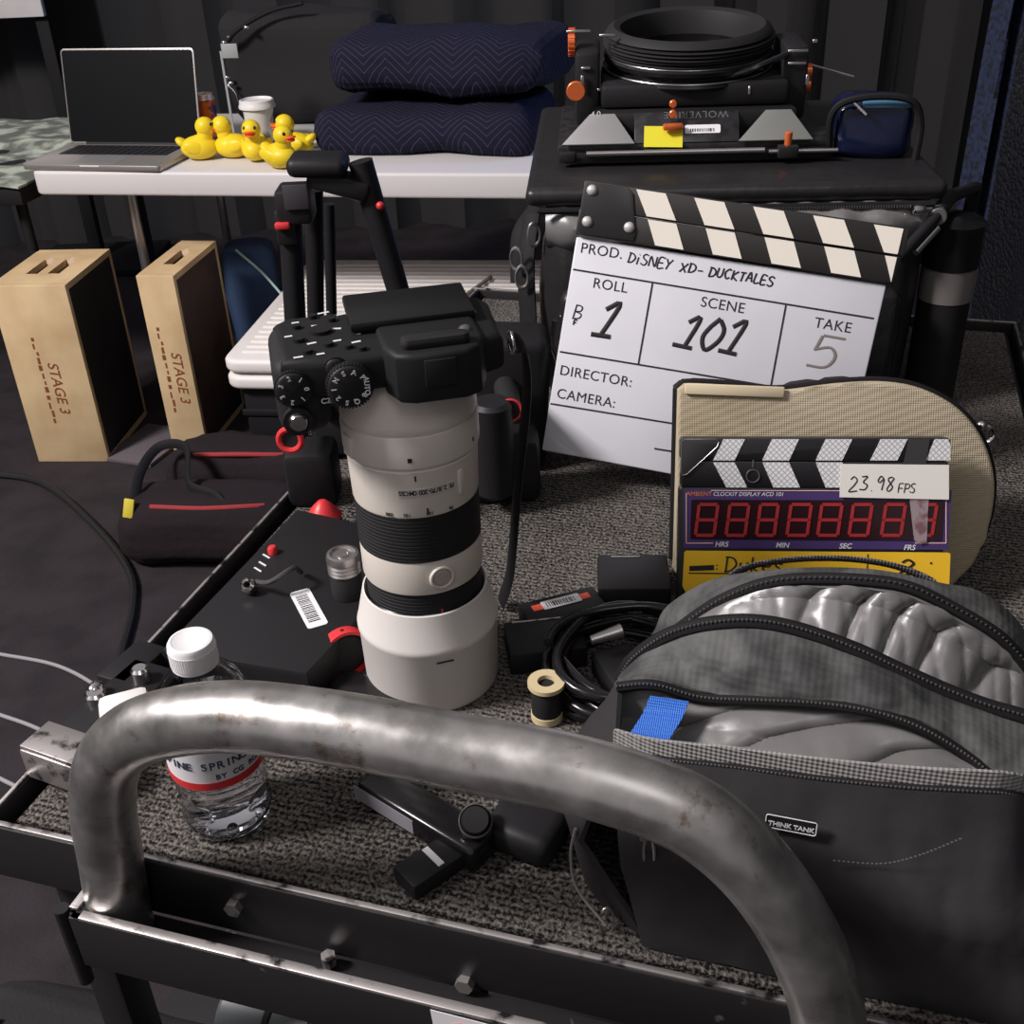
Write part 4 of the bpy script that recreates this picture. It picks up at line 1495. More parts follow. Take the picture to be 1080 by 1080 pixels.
fpn = MB().box((.125, .040, .004), (.062, .019, .0), M=FM, bevel=.001).build('front_panel', carbon, t, world=True)
mb = MB()
printed(mb, 'WOLVERINE', .0125, FM @ Matrix.Translation((.112, .0385, .0023)) @ Matrix.Rotation(math.pi, 4, 'Z'), space=1.15)
mb.build('engraved_lettering', mat('grey_engraving', (92, 90, 92), .5), fpn, world=True)
MB().box((.046, .027, .0006), (.034, .0065, .0026), (0, 0, R(-2)), M=FM).build('yellow_tape', yellow_tape, fpn, world=True)
s_ = MB().prism(rrect(.042, .011, .002, 4, .060, .010), .0005, FM @ Matrix.Translation((0, 0, .0022))).build('barcode_sticker', sticker_white, fpn, world=True)
barcode(MB(), .028, .004, FM @ Matrix.Translation((.066, .012, .0026)), 12).build('barcode_print', ink, s_, world=True)
# filter stages + rings
MB().box((.245, .20, .030), (.165, .135, .034), bevel=.006).build('filter_stage', black_plastic, t)
MB().box((.225, .19, .028), (.165, .145, .064), bevel=.006).build('filter_stage', black_plastic, t)
rg = (.162, .155)
rM = Matrix.Translation((rg[0], rg[1], 0)) @ Matrix.Rotation(R(4), 4, 'X')
MB().lathe([(.098, .074), (.106, .076), (.108, .080), (.106, .084), (.100, .086), (.100, .09), (.105, .092), (.106, .097), (.103, .100), (.080, .100), (.080, .074)], rM, 72, closed=True).build('lower_ring', black_gloss, t)
pr = [(.080, .098)]
for k in range(6):
    z0 = .100 + k * .0042
    pr += [(.100 + .0035 * (1 if k in (2, 3, 4) else 0), z0), (.104 + .003 * (1 if k in (2, 3, 4) else 0), z0 + .0021)]
pr += [(.101, .127), (.094, .131), (.086, .128), (.082, .118)]
MB().lathe(pr, rM, 72, closed=True).build('rubber_donut', black_rubber, t)
MB().torus((0, 0, .0845), .1065, .0011, M=rM, seg=72, s2=6).build('bright_rim', mat('dim_chrome', (130, 128, 130), .3, metal=.8), t)
MB().torus((0, 0, .1), .1035, .0008, M=rM, seg=72, s2=6).build('bright_rim', mat('dim_chrome', (130, 128, 130), .3, metal=.8), t)
# orange knobs and hardware


def knob(c, r, h, ax, knurl=True, nm='orange_knob', m=None):
    M_ = Matrix.Translation(c) @ (Matrix.Rotation(R(90), 4, 'Y') if ax == 'x' else Matrix.Rotation(R(90), 4, 'X') if ax == 'y' else Matrix.Identity(4))
    mb = MB().lathe([(r - .001, 0), (r, .001), (r, h - .001), (r - .001, h)], M_, 30)
    if knurl:
        for k in range(18):
            a = 2 * math.pi * k / 18
            mb.box((.0016, .0022, h * .9), (r * math.cos(a), r * math.sin(a), h / 2), (0, 0, a), M=M_)
    return mb.build(nm, m or orange_metal, t)


knob((.012, .11, .118), .016, .009, 'x')
knob((.022, .055, .072), .0115, .006, 'y', False)
knob((.302, .10, .078), .0085, .008, 'x')
knob((.302, .10, .062), .0075, .008, 'x')
knob((.138, .028, .060), .0045, .006, 'y', False)
knob((.138, .026, .049), .0045, .006, 'y', False)
mb = MB()
mb.box((.022, .008, .007), MBX @ V((.138, .014, .036)), bevel=.002)
mb.build('orange_lever', orange_metal, t, world=True)
MB().cyl((.272, -.006, .012), (.272, -.006, .032), .0045, seg=12, bevel=.001).build('orange_pin', orange_metal, t)
MB().box((.024, .014, .014), (.272, -.008, .010), bevel=.002).build('latch', black_metal, t)
MB().box((.02, .012, .012), (.012, -.004, .008), bevel=.002).build('latch', black_metal, t)
mb = MB()
for x_ in (.036, .286):
    MB().box((.03, .10, .085), (x_, .12, .070), bevel=.005).build('side_arm', black_plastic, t)
mb = MB()
for c, s_ in (((.034, .068, .095), (.012, .003, .003)), ((.03, .066, .078), (.004, .003, .018)), ((.05, .066, .070), (.004, .002, .003)), ((.025, .10, .132), (.03, .004, .003)), ((.06, .09, .128), (.02, .003, .003)), ((.30, .066, .075), (.004, .003, .012)), ((.286, .066, .108), (.024, .002, .003)), ((.286, .066, .094), (.022, .002, .003)), ((.305, .068, .118), (.006, .003, .004)), ((.24, .060, .092), (.010, .003, .006)), ((.23, .050, .068), (.003, .002, .010)), ((.115, .058, .052), (.01, .002, .002)), ((.155, .058, .052), (.01, .002, .002))):
    MB().box(s_, c, bevel=.0006, seg=1).build('bright_screw', steel, t)
MB().tube([(.31, .10, .085), (.36, .09, .072)], .0015, 6).build('lever_arm', steel, t)
mb = MB().tube(cat_rom([V((.20, .062, .08)), V((.235, .055, .092)), V((.275, .07, .104))], 14), .004, 8)
mb.build('swing_arm', black_gloss, t)
mb = MB()
printed(mb, '4.0', .010, MBX @ Matrix.Translation((.040, .033, .045)) @ Matrix.Rotation(R(80), 4, 'X'))
mb.build('stage_number', white_print, t, world=True)

# ------------------------------------------------------------------ blue pouch, torch, right-hand gear
p = CBM @ V((.365, .06, .2590))
t = thing('blue_pouch', 'glossy dark blue pouch on the bag right of the matte box', 'pouch', (p.x, p.y + .06, p.z), R(-10))
blue_m = mat('glossy_blue_vinyl', (16, 22, 48), .2)
MB().box((.085, .06, .062), (0, 0, .031), bevel=.014, seg=4).subdivide_noise(2, .005, 20, 3).build('pouch_body', blue_m, t, angle=80)
MB().tube(cat_rom([V((-.044, -.02, .0)), V((-.046, -.03, .05)), V((-.02, -.034, .066)), V((.03, -.034, .064)), V((.046, -.03, .04)), V((.046, -.03, .0))], 40), .004, 8).build('trim', black_nylon, t)
MB().box((.05, .003, .010), (.01, -.024, .058), (R(-30), 0, 0), bevel=.001).build('top_strip', mat('pale_blue_strip', (70, 110, 140), .3), t)
MB().cyl((-.026, -.034, .062), (-.012, -.040, .05), .0016, seg=8).build('zip_pull', steel, t)
p = atz(975, 330, ZD)
p = V((.490, 1.165, ZD))
t = thing('metal_flask', 'dark upright cylinder with a dull grey band right of the slate', 'flask', (p.x, p.y, ZD))
MB().lathe([(.026, 0), (.028, .002), (.028, .120), (.027, .121)], seg=36).build('black_barrel', black_plastic, t)
MB().lathe([(.027, .120), (.029, .121), (.029, .156), (.027, .158)], seg=36).build('grey_band', mat('dull_grey_barrel', (112, 106, 104), .45), t)
MB().lathe([(.028, .157), (.031, .159), (.031, .205), (.028, .208), (.022, .212), (.012, .214), (0, .214)], seg=36).build('black_cap', black_gloss, t)
a_, b_ = aty(945, 275, 1.08), aty(988, 228, 1.12)
t = thing('clamp_lever', 'black clamp with a chrome jointed lever at the slate corner', 'clamp', a_)
MB().tube([a_, a_.lerp(b_, .5), b_], .006, 12).build('lever', black_plastic, t, world=True)
MB().tube([a_.lerp(b_, .25) + V((.010, 0, -.004)), a_.lerp(b_, .8) + V((.010, 0, -.004))], .0035, 10).build('chrome_rod', chrome, t, world=True)
MB().cyl(b_ + V((0, -.004, 0)), b_ + V((.004, .010, 0)), .009, seg=20, bevel=.001).build('knob', mat('grey_knob', (86, 84, 84), .45), t, world=True)
MB().tube([b_, b_ + V((.03, .05, .005)), V((.54, 1.25, 1.06)), V((.55, 1.30, ZD + .012))], .008, 10).build('stem', black_plastic, t, world=True)

# hanging pebbled drape on the far right and denim cloth
pebble = bpy.data.materials.new('pebbled_black_vinyl')
pebble.use_nodes = True
nt = pebble.node_tree
N, L = nt.nodes, nt.links
bs = N['Principled BSDF']
bs.inputs['Base Color'].default_value = srgb((24, 24, 28))
bs.inputs['Roughness'].default_value = .28
tc = N.new('ShaderNodeTexCoord')
vo = N.new('ShaderNodeTexVoronoi')
vo.inputs['Scale'].default_value = 95
L.new(tc.outputs['Object'], vo.inputs['Vector'])
bp = N.new('ShaderNodeBump')
bp.inputs['Strength'].default_value = 1.0
bp.inputs['Distance'].default_value = .006
bp.invert = True
L.new(vo.outputs['Distance'], bp.inputs['Height'])
L.new(bp.outputs['Normal'], bs.inputs['Normal'])
rows = []
for k in range(13):
    z = 2.3 * k / 12
    rows.append([V((.86 + .22 * (j / 30) + .02 * math.sin(j * .55), 1.15 + 1.2 * j / 30, z)) for j in range(31)])
ob = MB().grid(rows, thick=.012).build('pebbled_drape', pebble, origin=(.86, 1.15, 0))
tag(ob, 'black pebbled drape hanging along the right side of the cart', 'drape')
denim = mat('blue_denim_cloth', (28, 38, 66), .8, noise_=(90, (16, 19, 30), .45, .6, 4), bump=(40, .5, .01))
rows = []
for k in range(20):
    z = 2.2 * k / 19
    rows.append([V((1.02 + .10 * j / 14 + .02 * z, 2.45 + .035 * math.sin(j * 1.3 + z * 1.5), z)) for j in range(15)])
ob = MB().grid(rows, thick=.008).build('denim_drape', denim, origin=(.92, 2.45, 0))
tag(ob, 'strip of blue cloth hanging behind the blue pouch', 'cloth')

# ================================================================== TRADITIONAL SLATE
d_ = 1.10
TLs, TRs = atd(617, 190, d_), atd(955, 240, d_)
best = None
for k in range(800):
    dd = .8 + k * .001
    q = atd(574, 455, dd)
    e = abs((q - TLs).dot(TRs - TLs))
    if best is None or e < best[0]:
        best = (e, q)
SLM = frame(TLs, TRs - TLs, TLs - best[1])
SWd = (TRs - TLs).length
zt_ = SLM @ V((0, -1, 0)) - SLM.to_translation()
SH = (TRs.z - ZD) / abs(zt_.z) - .006
t = thing('clapperboard', 'large white clapperboard leaning on the black camera bag', 'slate', M=SLM)


def S(px, py):
    return onplane(px, py, SLM)


board_w = mat('white_slate_acrylic', (206, 205, 211), .32, noise_=(9, (197, 196, 202), .4, .7, 3))
wood_b = mat('black_painted_wood', (36, 32, 32), .5, noise_=(70, (96, 70, 58), .70, .78, 6))
stripe_m = mat('cream_paint', (226, 218, 206), .5, noise_=(60, (120, 108, 98), .70, .74, 6))
y2 = S(607, 247).y
y1 = S(612, 219).y
MB().box((SWd * .985, SH + y2 - .002, .006), (SWd * .4925, (y2 - SH) / 2 - .001, -.006), bevel=.002).build('board', board_w, t)
us = MB().box((SWd + .004, -y1, .014), (SWd / 2 + .002, y1 / 2, -.004), bevel=.0015).build('upper_clap_stick', wood_b, t)
ls = MB().box((SWd + .001, y1 - y2 - .001, .014), (SWd / 2, (y1 + y2) / 2 - .0005, -.004), bevel=.0015).build('lower_clap_stick', wood_b, t)
for stk, rows_ in ((us, ((201, 672, 703), (227, 682, 712))), (ls, ((228, 682.5, 712.5), (256, 690.5, 721.5)))):
    (ya, xa0, xa1), (yb, xb0, xb1) = rows_
    pts = [S(xa0, ya + .5), S(xa1, ya + 5), S(xb1, yb + 5), S(xb0, yb + .5)]
    ys_t = -.0015 if stk is us else y1 - .0015
    ys_b = y1 + .0012 if stk is us else y2 + .001
    slx = (pts[3].x - pts[0].x) / (pts[3].y - pts[0].y)
    w_ = pts[1].x - pts[0].x
    step = S(733, 210).x - S(672, 201).x
    x_top = pts[0].x + slx * (ys_t - pts[0].y)
    for k in range(5):
        xx = x_top + k * step
        q = [(xx, ys_t), (xx + w_, ys_t), (xx + w_ + slx * (ys_b - ys_t), ys_b), (xx + slx * (ys_b - ys_t), ys_b)]
        lim = SWd - .002
        q = [(min(a, lim), b) for a, b in q]
        MB().prism(q[::-1], .0008, Matrix.Translation((0, 0, .003))).build('white_stripe', stripe_m, stk)
hx = S(664, 240).x + .006
HPL = [(.001, -.001), (hx * .75, -.001), (hx * .86, -.006), (hx * 1.02, y2 + .008), (hx, y2 + .002), (.004, y2 + .001), (.0005, y2 + .005)]
hp_ = MB().prism(HPL[::-1], .0014, Matrix.Translation((0, 0, .0032)), bevel=.0004).build('hinge_plate', mat('black_hinge_plate', (34, 33, 34), .35), t)
for px, py in ((625, 201), (620, 234), (664, 240)):
    q = S(px, py)
    MB().lathe([(.0052, 0), (.0050, .0012), (.0035, .0028), (0, .0034)], Matrix.Translation((q.x, q.y, .0044)), 24).build('rivet', mat('pale_rivet', (196, 192, 190), .35, metal=.4), hp_)
ln_m = MB()


def sline(p0, p1, w=.0016):
    a, b = S(*p0), S(*p1)
    d = b - a
    ang = math.atan2(d.y, d.x)
    ln_m.box((d.length, w, .0004), ((a.x + b.x) / 2, (a.y + b.y) / 2, -.0028), (0, 0, ang))


sline((604, 284), (922, 336))
sline((590, 371), (912, 424))
sline((688, 298), (673, 384))
sline((829, 322), (813, 408))
sline((580, 426), (900, 478))
sline((690, 473.5), (895, 507))
ln_m.build('ruled_lines', ink, t)
bR = frame((0, 0, -.0029), (1, 0, 0), (0, 1, 0))
mb = MB()
for s_, px, py, sz in (('PROD.', 611, 266, .0138), ('ROLL', 624, 303, .0138), ('SCENE', 738, 323, .0138), ('TAKE', 858, 345, .0138), ('DIRECTOR:', 589, 395, .0138), ('CAMERA:', 586, 419.5, .0138)):
    q = S(px, py)
    printed(MB(), s_, sz, SLM @ bR @ Matrix.Translation((q.x, q.y, 0)), space=1.06).build('printed_word', ink, t, world=True)


def shand(mb, s_, px, py, px2, size, width, rot=0.0, slant=.12):
    q = S(px, py)
    q2 = S(px2, py + (px2 - px) * .15)
    tot = sum(GL[c][1] + .12 for c in s_) - .12
    sx = (q2 - q).length / (tot * size)
    handwritten(mb, s_, size, SLM @ bR @ Matrix.Translation((q.x, q.y, 0)) @ Matrix.Rotation(R(rot), 4, 'Z') @ Matrix.Diagonal((sx, 1, 1, 1)), width, slant=slant)


mb = MB()
shand(mb, 'DiSNEY', 661, 277, 707, .0098, .0013)
shand(mb, 'XD-', 716, 286, 741, .0088, .0013)
shand(mb, 'DUCKTALES', 747, 291, 815, .0088, .0015)
mb.build('handwritten_title', ink, t, world=True)
mb = MB()
shand(mb, 'B', 603, 335, 612, .0135, .0012)
shand(mb, 'F', 604, 343, 607, .005, .0014)
shand(mb, '1', 626, 351, 645, .033, .0046, slant=.25)
mb.build('roll_number', ink, t, world=True)
mb = MB()
shand(mb, '101', 713, 364, 778, .030, .0042, slant=.25)
mb.build('scene_number', ink, t, world=True)
mb = MB()
shand(mb, '5', 850, 387, 879, .031, .0024, slant=.1)
mb.build('take_number', grey_ink, t, world=True)

# ================================================================== BEIGE POUCH
pc0 = aty(712, 600, .83)
t = thing('beige_pouch', 'beige mesh padded pouch standing behind the digital slate', 'pouch', (.27, .86, ZD))
out_px = [(714, 410), (722, 404), (770, 406), (820, 411), (880, 404), (930, 402), (970, 409), (1008, 429), (1034, 460), (1047, 500), (1045, 540), (1032, 580)]
PM = frame(aty(716, 470, .835), V((1, -.10, 0)), V((0, .26, 1)))
pl = [onplane(x, y, PM) for x, y in out_px]
pl = [V((p.x, p.y)) for p in pl]
zb = lambda x: (ZD + .003 - (PM @ V((x, 0, 0))).z) / (PM.to_3x3() @ V((0, 1, 0))).z
top = [(p.x, p.y) for p in pl]
xr, xl = top[-1][0], top[0][0]
top = [(a.x, a.y) for a in cat_rom([V((a, b, 0)) for a, b in top], 50)]
outline = top + [(xr - .004, zb(xr) + .02), (xr - .02, zb(xr)), (xl + .01, zb(xl)), (xl, zb(xl) + .01)]
outline = outline[::-1]
mesh_beige = mat('beige_mesh_fabric', (176, 163, 140), .85, spec=.2, noise_=(9, (158, 145, 120), .4, .7, 3), weave=(170, .35))
outline2 = [(a, b - .007 if b > zb(a) + .03 else b) for a, b in outline]
MB().prism(outline, .012, PM @ Matrix.Translation((0, 0, -.006)), bevel=.004, seg=3).build('front_panel', mesh_beige, t, world=True)
MB().prism(outline2, .06, PM @ Matrix.Translation((0, 0, -.070)), bevel=.012, seg=4).build('pouch_body', black_fabric, t, world=True)
pip = [PM @ V((a, b, -.003)) for a, b in top]
MB().tube(pip, .0035, 8).build('piping', black_nylon, t, world=True)
MB().tube([PM @ V((xl, b, -.002)) for b in (top[0][1], top[0][1] - .05, zb(xl) + .02)], .0035, 8).build('piping', black_nylon, t, world=True)
fa, fb_ = onplane(722, 402, PM), onplane(826, 406, PM)
MB().box(((fb_ - fa).length, .009, .004), ((fa.x + fb_.x) / 2, (fa.y + fb_.y) / 2 - .005, .007), (0, 0, math.atan2((fb_ - fa).y, (fb_ - fa).x)), M=PM, bevel=.0012).build('binding_strip', mat('beige_binding', (206, 190, 160), .7), t, world=True)
q = onplane(1052, 466, PM)
MB().torus((q.x, q.y, -.03), .007, .0018, M=PM, seg=24, s2=8).sphere((q.x - .004, q.y + .008, -.03), (.005, .004, .004), seg=10, rings=6, M=PM).build('metal_clip', chrome, t, world=True)

# ================================================================== DIGITAL SLATE
T0, T1 = aty(718, 462, .800), aty(1003, 462, .782)
TWd = (T1 - T0).length
DSM = frame(T0, T1 - T0, V((0, .38, 1)))
yv = (DSM.to_3x3() @ V((0, 1, 0)))
THt = (T0.z - ZD) / yv.z - .003
t = thing('digital_slate', 'black digital timecode slate with red digits and yellow lower panel', 'slate', M=DSM)


def T(px, py):
    return onplane(px, py, DSM)


slate_black = mat('slate_black', (28, 27, 29), .35)
stick_bot = T(860, 514.5).y
MB().prism([(a, b) for a, b in rrect(TWd, THt + stick_bot, .004, 4, 0, -THt)], .020, Matrix.Translation((0, 0, -.021)), bevel=.0015).build('slate_body', slate_black, t)
midy = T(860, 486.5).y
us = MB().prism(rrect(TWd, -midy - .0004, .003, 4, 0, midy + .0004), .016, Matrix.Translation((0, 0, -.0155)), bevel=.0008).build('upper_clap_stick', slate_black, t)
ls = MB().prism(rrect(TWd - .002, midy - stick_bot - .0006, .001, 3, .001, stick_bot + .0003), .016, Matrix.Translation((0, 0, -.0157)), bevel=.0006).build('lower_clap_stick', slate_black, t)
reflect_m = bpy.data.materials.new('reflective_honeycomb')
reflect_m.use_nodes = True
nt = reflect_m.node_tree
N, L = nt.nodes, nt.links
bs = N['Principled BSDF']
bs.inputs['Roughness'].default_value = .4
tc = N.new('ShaderNodeTexCoord')
mp = N.new('ShaderNodeMapping')
mp.inputs['Rotation'].default_value = (0, 0, R(45))
L.new(tc.outputs['Object'], mp.inputs['Vector'])
bk = N.new('ShaderNodeTexChecker')
vs = []
for ax in ('X', 'Y'):
    w = N.new('ShaderNodeTexWave')
    w.bands_direction = ax
    w.inputs['Scale'].default_value = 95
    L.new(mp.outputs['Vector'], w.inputs['Vector'])
    vs.append(w)
mn = N.new('ShaderNodeMath')
mn.operation = 'MINIMUM'
L.new(vs[0].outputs['Fac'], mn.inputs[0])
L.new(vs[1].outputs['Fac'], mn.inputs[1])
N.remove(bk)
rp = N.new('ShaderNodeValToRGB')
rp.color_ramp.elements[0].position = .03
rp.color_ramp.elements[0].color = srgb((158, 157, 160))
rp.color_ramp.elements[1].position = .16
rp.color_ramp.elements[1].color = srgb((224, 222, 224))
L.new(mn.outputs[0], rp.inputs['Fac'])
L.new(rp.outputs['Color'], bs.inputs['Base Color'])
mb = MB()
for q in ([(763, 463), (785.5, 463), (774.6, 485.5), (752, 485.5)], [(814, 463), (842.5, 463), (832, 485.5), (803.8, 485.5)], [(870.6, 463), (898.8, 463), (888, 485.5), (860, 485.5)], [(928.7, 463), (957, 463), (946, 485.5), (917.5, 485.5)], [(985.7, 463), (1000, 463), (1002, 470), (1002, 485.5), (976, 485.5)]):
    mb.prism([tuple(T(*p)) for p in q][::-1], .0005, Matrix.Translation((0, 0, .0005)))
mb.build('reflective_stripes', reflect_m, us)
mb = MB()
for q in ([(752, 487.5), (774.6, 487.5), (788, 514), (766, 514)], [(804, 487.5), (832, 487.5), (843.5, 514), (815.5, 514)], [(860, 487.5), (888, 487.5), (899, 514), (870.6, 514)]):
    mb.prism([tuple(T(*p)) for p in q][::-1], .0005, Matrix.Translation((0, 0, .0005)))
mb.build('reflective_stripes', reflect_m, ls)
mb = MB()
mb.prism([tuple(T(*p)) for p in ((718.5, 465), (722, 463), (755, 463), (758, 466), (756, 471), (724, 500), (719.5, 501), (718, 496))][::-1], .0012, Matrix.Translation((0, 0, .0007)), bevel=.0004)
hg = mb.build('hinge_plate', mat('dark_hinge', (52, 50, 52), .3), t)
mb = MB()
q = [V((*T(*p), .0018)) for p in ((718.5, 465), (722, 463), (755, 463), (758, 466), (756, 471), (724, 500), (719.5, 501), (718, 496))]
mb.tube(q, .0004, 6, closed=True)
mb.build('hinge_outline', steel, hg)
mb = MB()
q = T(794, 502)
mb.torus((q.x, q.y, .0008), .0052, .0006, seg=24, s2=6)
q2 = T(794, 489)
mb.box((.0012, .006, .0006), (q2.x, q2.y, .0008))
mb.build('thumb_ring', mat('dim_steel', (110, 108, 110), .4, metal=.6), ls)
# purple face
purple = mat('purple_panel', (70, 52, 104), .45)
qa, qb = T(722, 516), T(1000, 580)
pp = MB().prism(rrect(qb.x - qa.x, qa.y - qb.y, .001, 3, qa.x, qb.y), .0008, Matrix.Translation((0, 0, -.0012))).build('display_panel', purple, t)
qa, qb = T(729, 527), T(993, 570)
MB().prism(rrect(qb.x - qa.x, qa.y - qb.y, .001, 3, qa.x, qb.y), .0006, Matrix.Translation((0, 0, -.0003))).build('display_window', mat('dark_red_window', (44, 24, 28), .18), pp)
mb = MB()
for a, b in (((724, 520), (724, 573)), ((998, 520), (998, 573)), ((724, 573), (752, 573)), ((965, 573), (998, 573)), ((750, 517.5), (998, 518))):
    mb.tube([V((*T(*a), -.0002)), V((*T(*b), -.0002))], .00045, 6)
mb.build('frame_line', mat('pale_pink_line', (206, 170, 160), .5), pp)
digit_m = mat('red_digit', (160, 44, 48), .45)


def seven_seg(mb, x0, y0, w, h, M):
    th, sk = h * .10, .10
    g = .0004

    def seg(a, b):
        d = V(b) - V(a)
        l = d.length - g * 2
        c = (V(a) + V(b)) / 2
        mb.box((l, th, .0004), (c.x, c.y, .0006), (0, 0, math.atan2(d.y, d.x)), M=M)

    def P(u, v):
        return (x0 + u * w + v * h * sk, y0 + v * h, 0)
    seg(P(0, 0), P(1, 0)), seg(P(0, .5), P(1, .5)), seg(P(0, 1), P(1, 1))
    for u in (0, 1):
        seg(P(u, 0), P(u, .5)), seg(P(u, .5), P(u, 1))


mb = MB()
M0 = Matrix.Identity(4)
for x0, x1 in ((92, 150), (184, 243), (275, 331), (366, 430), (458, 522), (552, 612), (649, 712), (748, 806)):
    qa = T(700 + x0 / 2.842 + 1, 380 + 524 / 2.842)
    qb = T(700 + x1 / 2.842 + 1, 380 + 432 / 2.842)
    seven_seg(mb, qa.x, qa.y, qb.x - qa.x, qb.y - qa.y, Matrix.Translation((0, 0, .0000)))
    q = T(700 + (x1 + 10) / 2.842, 565)
    mb.box((.0014, .0014, .0004), (q.x, q.y, 0))
mb.build('red_digits', digit_m, pp)
mb = MB()
for s_, px, py in (('HRS', 754, 576.5), ('MIN', 818, 577.5), ('SEC', 885, 578.5), ('FRS', 953, 580)):
    q = T(px, py)
    printed(mb, s_, .0060, DSM @ Matrix.Translation((q.x, q.y, -.0003)), shear=.2, bold=.00008)
q = T(752, 523)
printed(mb, 'CLOCKIT DISPLAY ACD 101', .0046, DSM @ Matrix.Translation((q.x, q.y, -.0003)), shear=.2)
mb.build('panel_lettering', white_print, pp, world=True)
mb = MB()
q = T(724, 523)
printed(mb, 'AMBIENT', .0050, DSM @ Matrix.Translation((q.x, q.y, -.0003)))
mb.build('maker_lettering', mat('orange_print', (214, 120, 60), .5), pp, world=True)
# tape over the last digit and stick
q = [tuple(T(*p)) for p in ((959, 526), (979, 526), (977, 572), (970, 574), (964, 570))]
MB().prism(q[::-1], .0005, Matrix.Translation((0, 0, .0006))).build('grey_tape', mat('grey_tape', (150, 134, 138), .6, noise_=(120, (120, 84, 90), .45, .6, 3)), pp)
q = [tuple(T(*p)) for p in ((958, 463), (980, 463), (976, 489), (952, 489))]
MB().prism(q[::-1], .0005, Matrix.Translation((0, 0, .0012))).build('black_tape', mat('black_tape', (56, 54, 56), .4), us)
q = [tuple(T(*p)) for p in ((886, 489), (1000, 490), (1000, 526.5), (885, 524))]
wl_ = MB().prism(q[::-1], .0006, Matrix.Translation((0, 0, .0014))).build('white_label', mat('white_cloth_tape', (226, 222, 214), .7), t)
mb = MB()
qa, qb = T(894, 517), T(943, 517)
sc_ = (qb.x - qa.x)
handwritten(mb, '23.98', sc_ / 3.15, DSM @ Matrix.Translation((qa.x, qa.y, .0021)), .0010, slant=.1)
qa, qb = T(946, 519.5), T(966, 519.5)
handwritten(mb, 'FPS', (qb.x - qa.x) / 2.0, DSM @ Matrix.Translation((qa.x, qa.y, .0021)), .0008, slant=.1)
mb.build('handwritten_rate', ink, wl_, world=True)
# yellow panel
qa = T(720.5, 581)
qb = T(1000.5, 640)
yw = mat('yellow_panel', (236, 188, 44), .45)
yp = MB().prism([(qa.x + .001, qa.y - .001), (qa.x + .003, qa.y), (qb.x - .003, qa.y), (qb.x - .001, qa.y - .001), (qb.x, -THt + .008), (qa.x + .012, -THt + .008), (qa.x, -THt + .03)][::-1], .0008, Matrix.Translation((0, 0, -.0012))).build('yellow_panel', yw, t)
mb = MB()
q0, q1 = T(727, 599), T(753, 599)
MB().box(((q1 - q0).length, .0042, .0004), ((q0.x + q1.x) / 2, q0.y, -.0002), (0, 0, .05)).build('ink_bar', ink, yp)
q0, q1 = T(726, 604.5), T(790, 604.5)
MB().box(((q1 - q0).length, .0009, .0004), ((q0.x + q1.x) / 2, q0.y, -.0002)).build('ruled_line', ink, yp)
mb = MB()
q0 = T(756, 600)
mb.box((.001, .001, .0004), (q0.x, q0.y, -.0002)).box((.001, .001, .0004), (q0.x, q0.y + .003, -.0002))
mb.build('colon_mark', ink, yp)
q0 = T(915, 592)
MB().box((.0008, .012, .0004), (q0.x, q0.y, -.0002)).build('ruled_line', ink, yp)
q0 = T(982, 594)
MB().box((.0015, .0015, .0004), (q0.x, q0.y, -.0002)).build('ink_dot', ink, yp)
mb = MB()
qa = T(764, 603)
handwritten(mb, 'Dukes', .0125, DSM @ Matrix.Translation((qa.x, qa.y, -.0001)) @ Matrix.Diagonal((1.25, 1, 1, 1)), .0012)
mb.build('handwritten_name', ink, yp, world=True)
mb = MB()
qa = T(948, 606)
handwritten(mb, '2', .0125, DSM @ Matrix.Translation((qa.x, qa.y, -.0001)) @ Matrix.Diagonal((1.5, 1, 1, 1)), .0016)
mb.build('handwritten_number', ink, yp, world=True)

# ================================================================== BACKPACK
bpk = thing('backpack', 'open black and grey backpack with blue ribbon tab behind the tube handle', 'backpack', dk(.53, .12, ZD), -ANG)
NC = 130


def crv(px, v, n=NC):
    vs_ = v if isinstance(v, (list, tuple)) else [v] * len(px)
    return cat_rom([atv(x, y, vv) for (x, y), vv in zip(px, vs_)], n)


C1 = crv([(648, 788), (690, 799), (770, 808), (860, 820), (950, 829), (1020, 833), (1062, 836), (1100, 845)], [.055, .045, .04, .038, .038, .04, .045, .06])
C2 = crv([(652, 724), (690, 722), (740, 735), (800, 738), (860, 741), (920, 750), (970, 767), (1020, 797), (1060, 830), (1098, 862)], [.095, .097, .1, .1, .1, .1, .1, .098, .09, .08])
C3 = crv([(654, 716), (668, 696), (700, 673), (740, 660), (790, 656), (840, 664), (900, 685), (950, 708), (1000, 730), (1040, 745), (1080, 757), (1115, 775)], .13)
C4 = crv([(700, 676), (726, 655), (760, 633), (803, 616), (850, 610), (918, 612), (961, 620), (1003, 640), (1046, 665), (1071, 688), (1090, 712), (1110, 745)], .20)
C5 = crv([(690, 672), (695, 665), (705, 644), (735, 623), (765, 612), (812, 606), (858, 605), (910, 606), (952, 612), (995, 620), (1029, 627), (1063, 650), (1085, 680), (1115, 740)], .222)


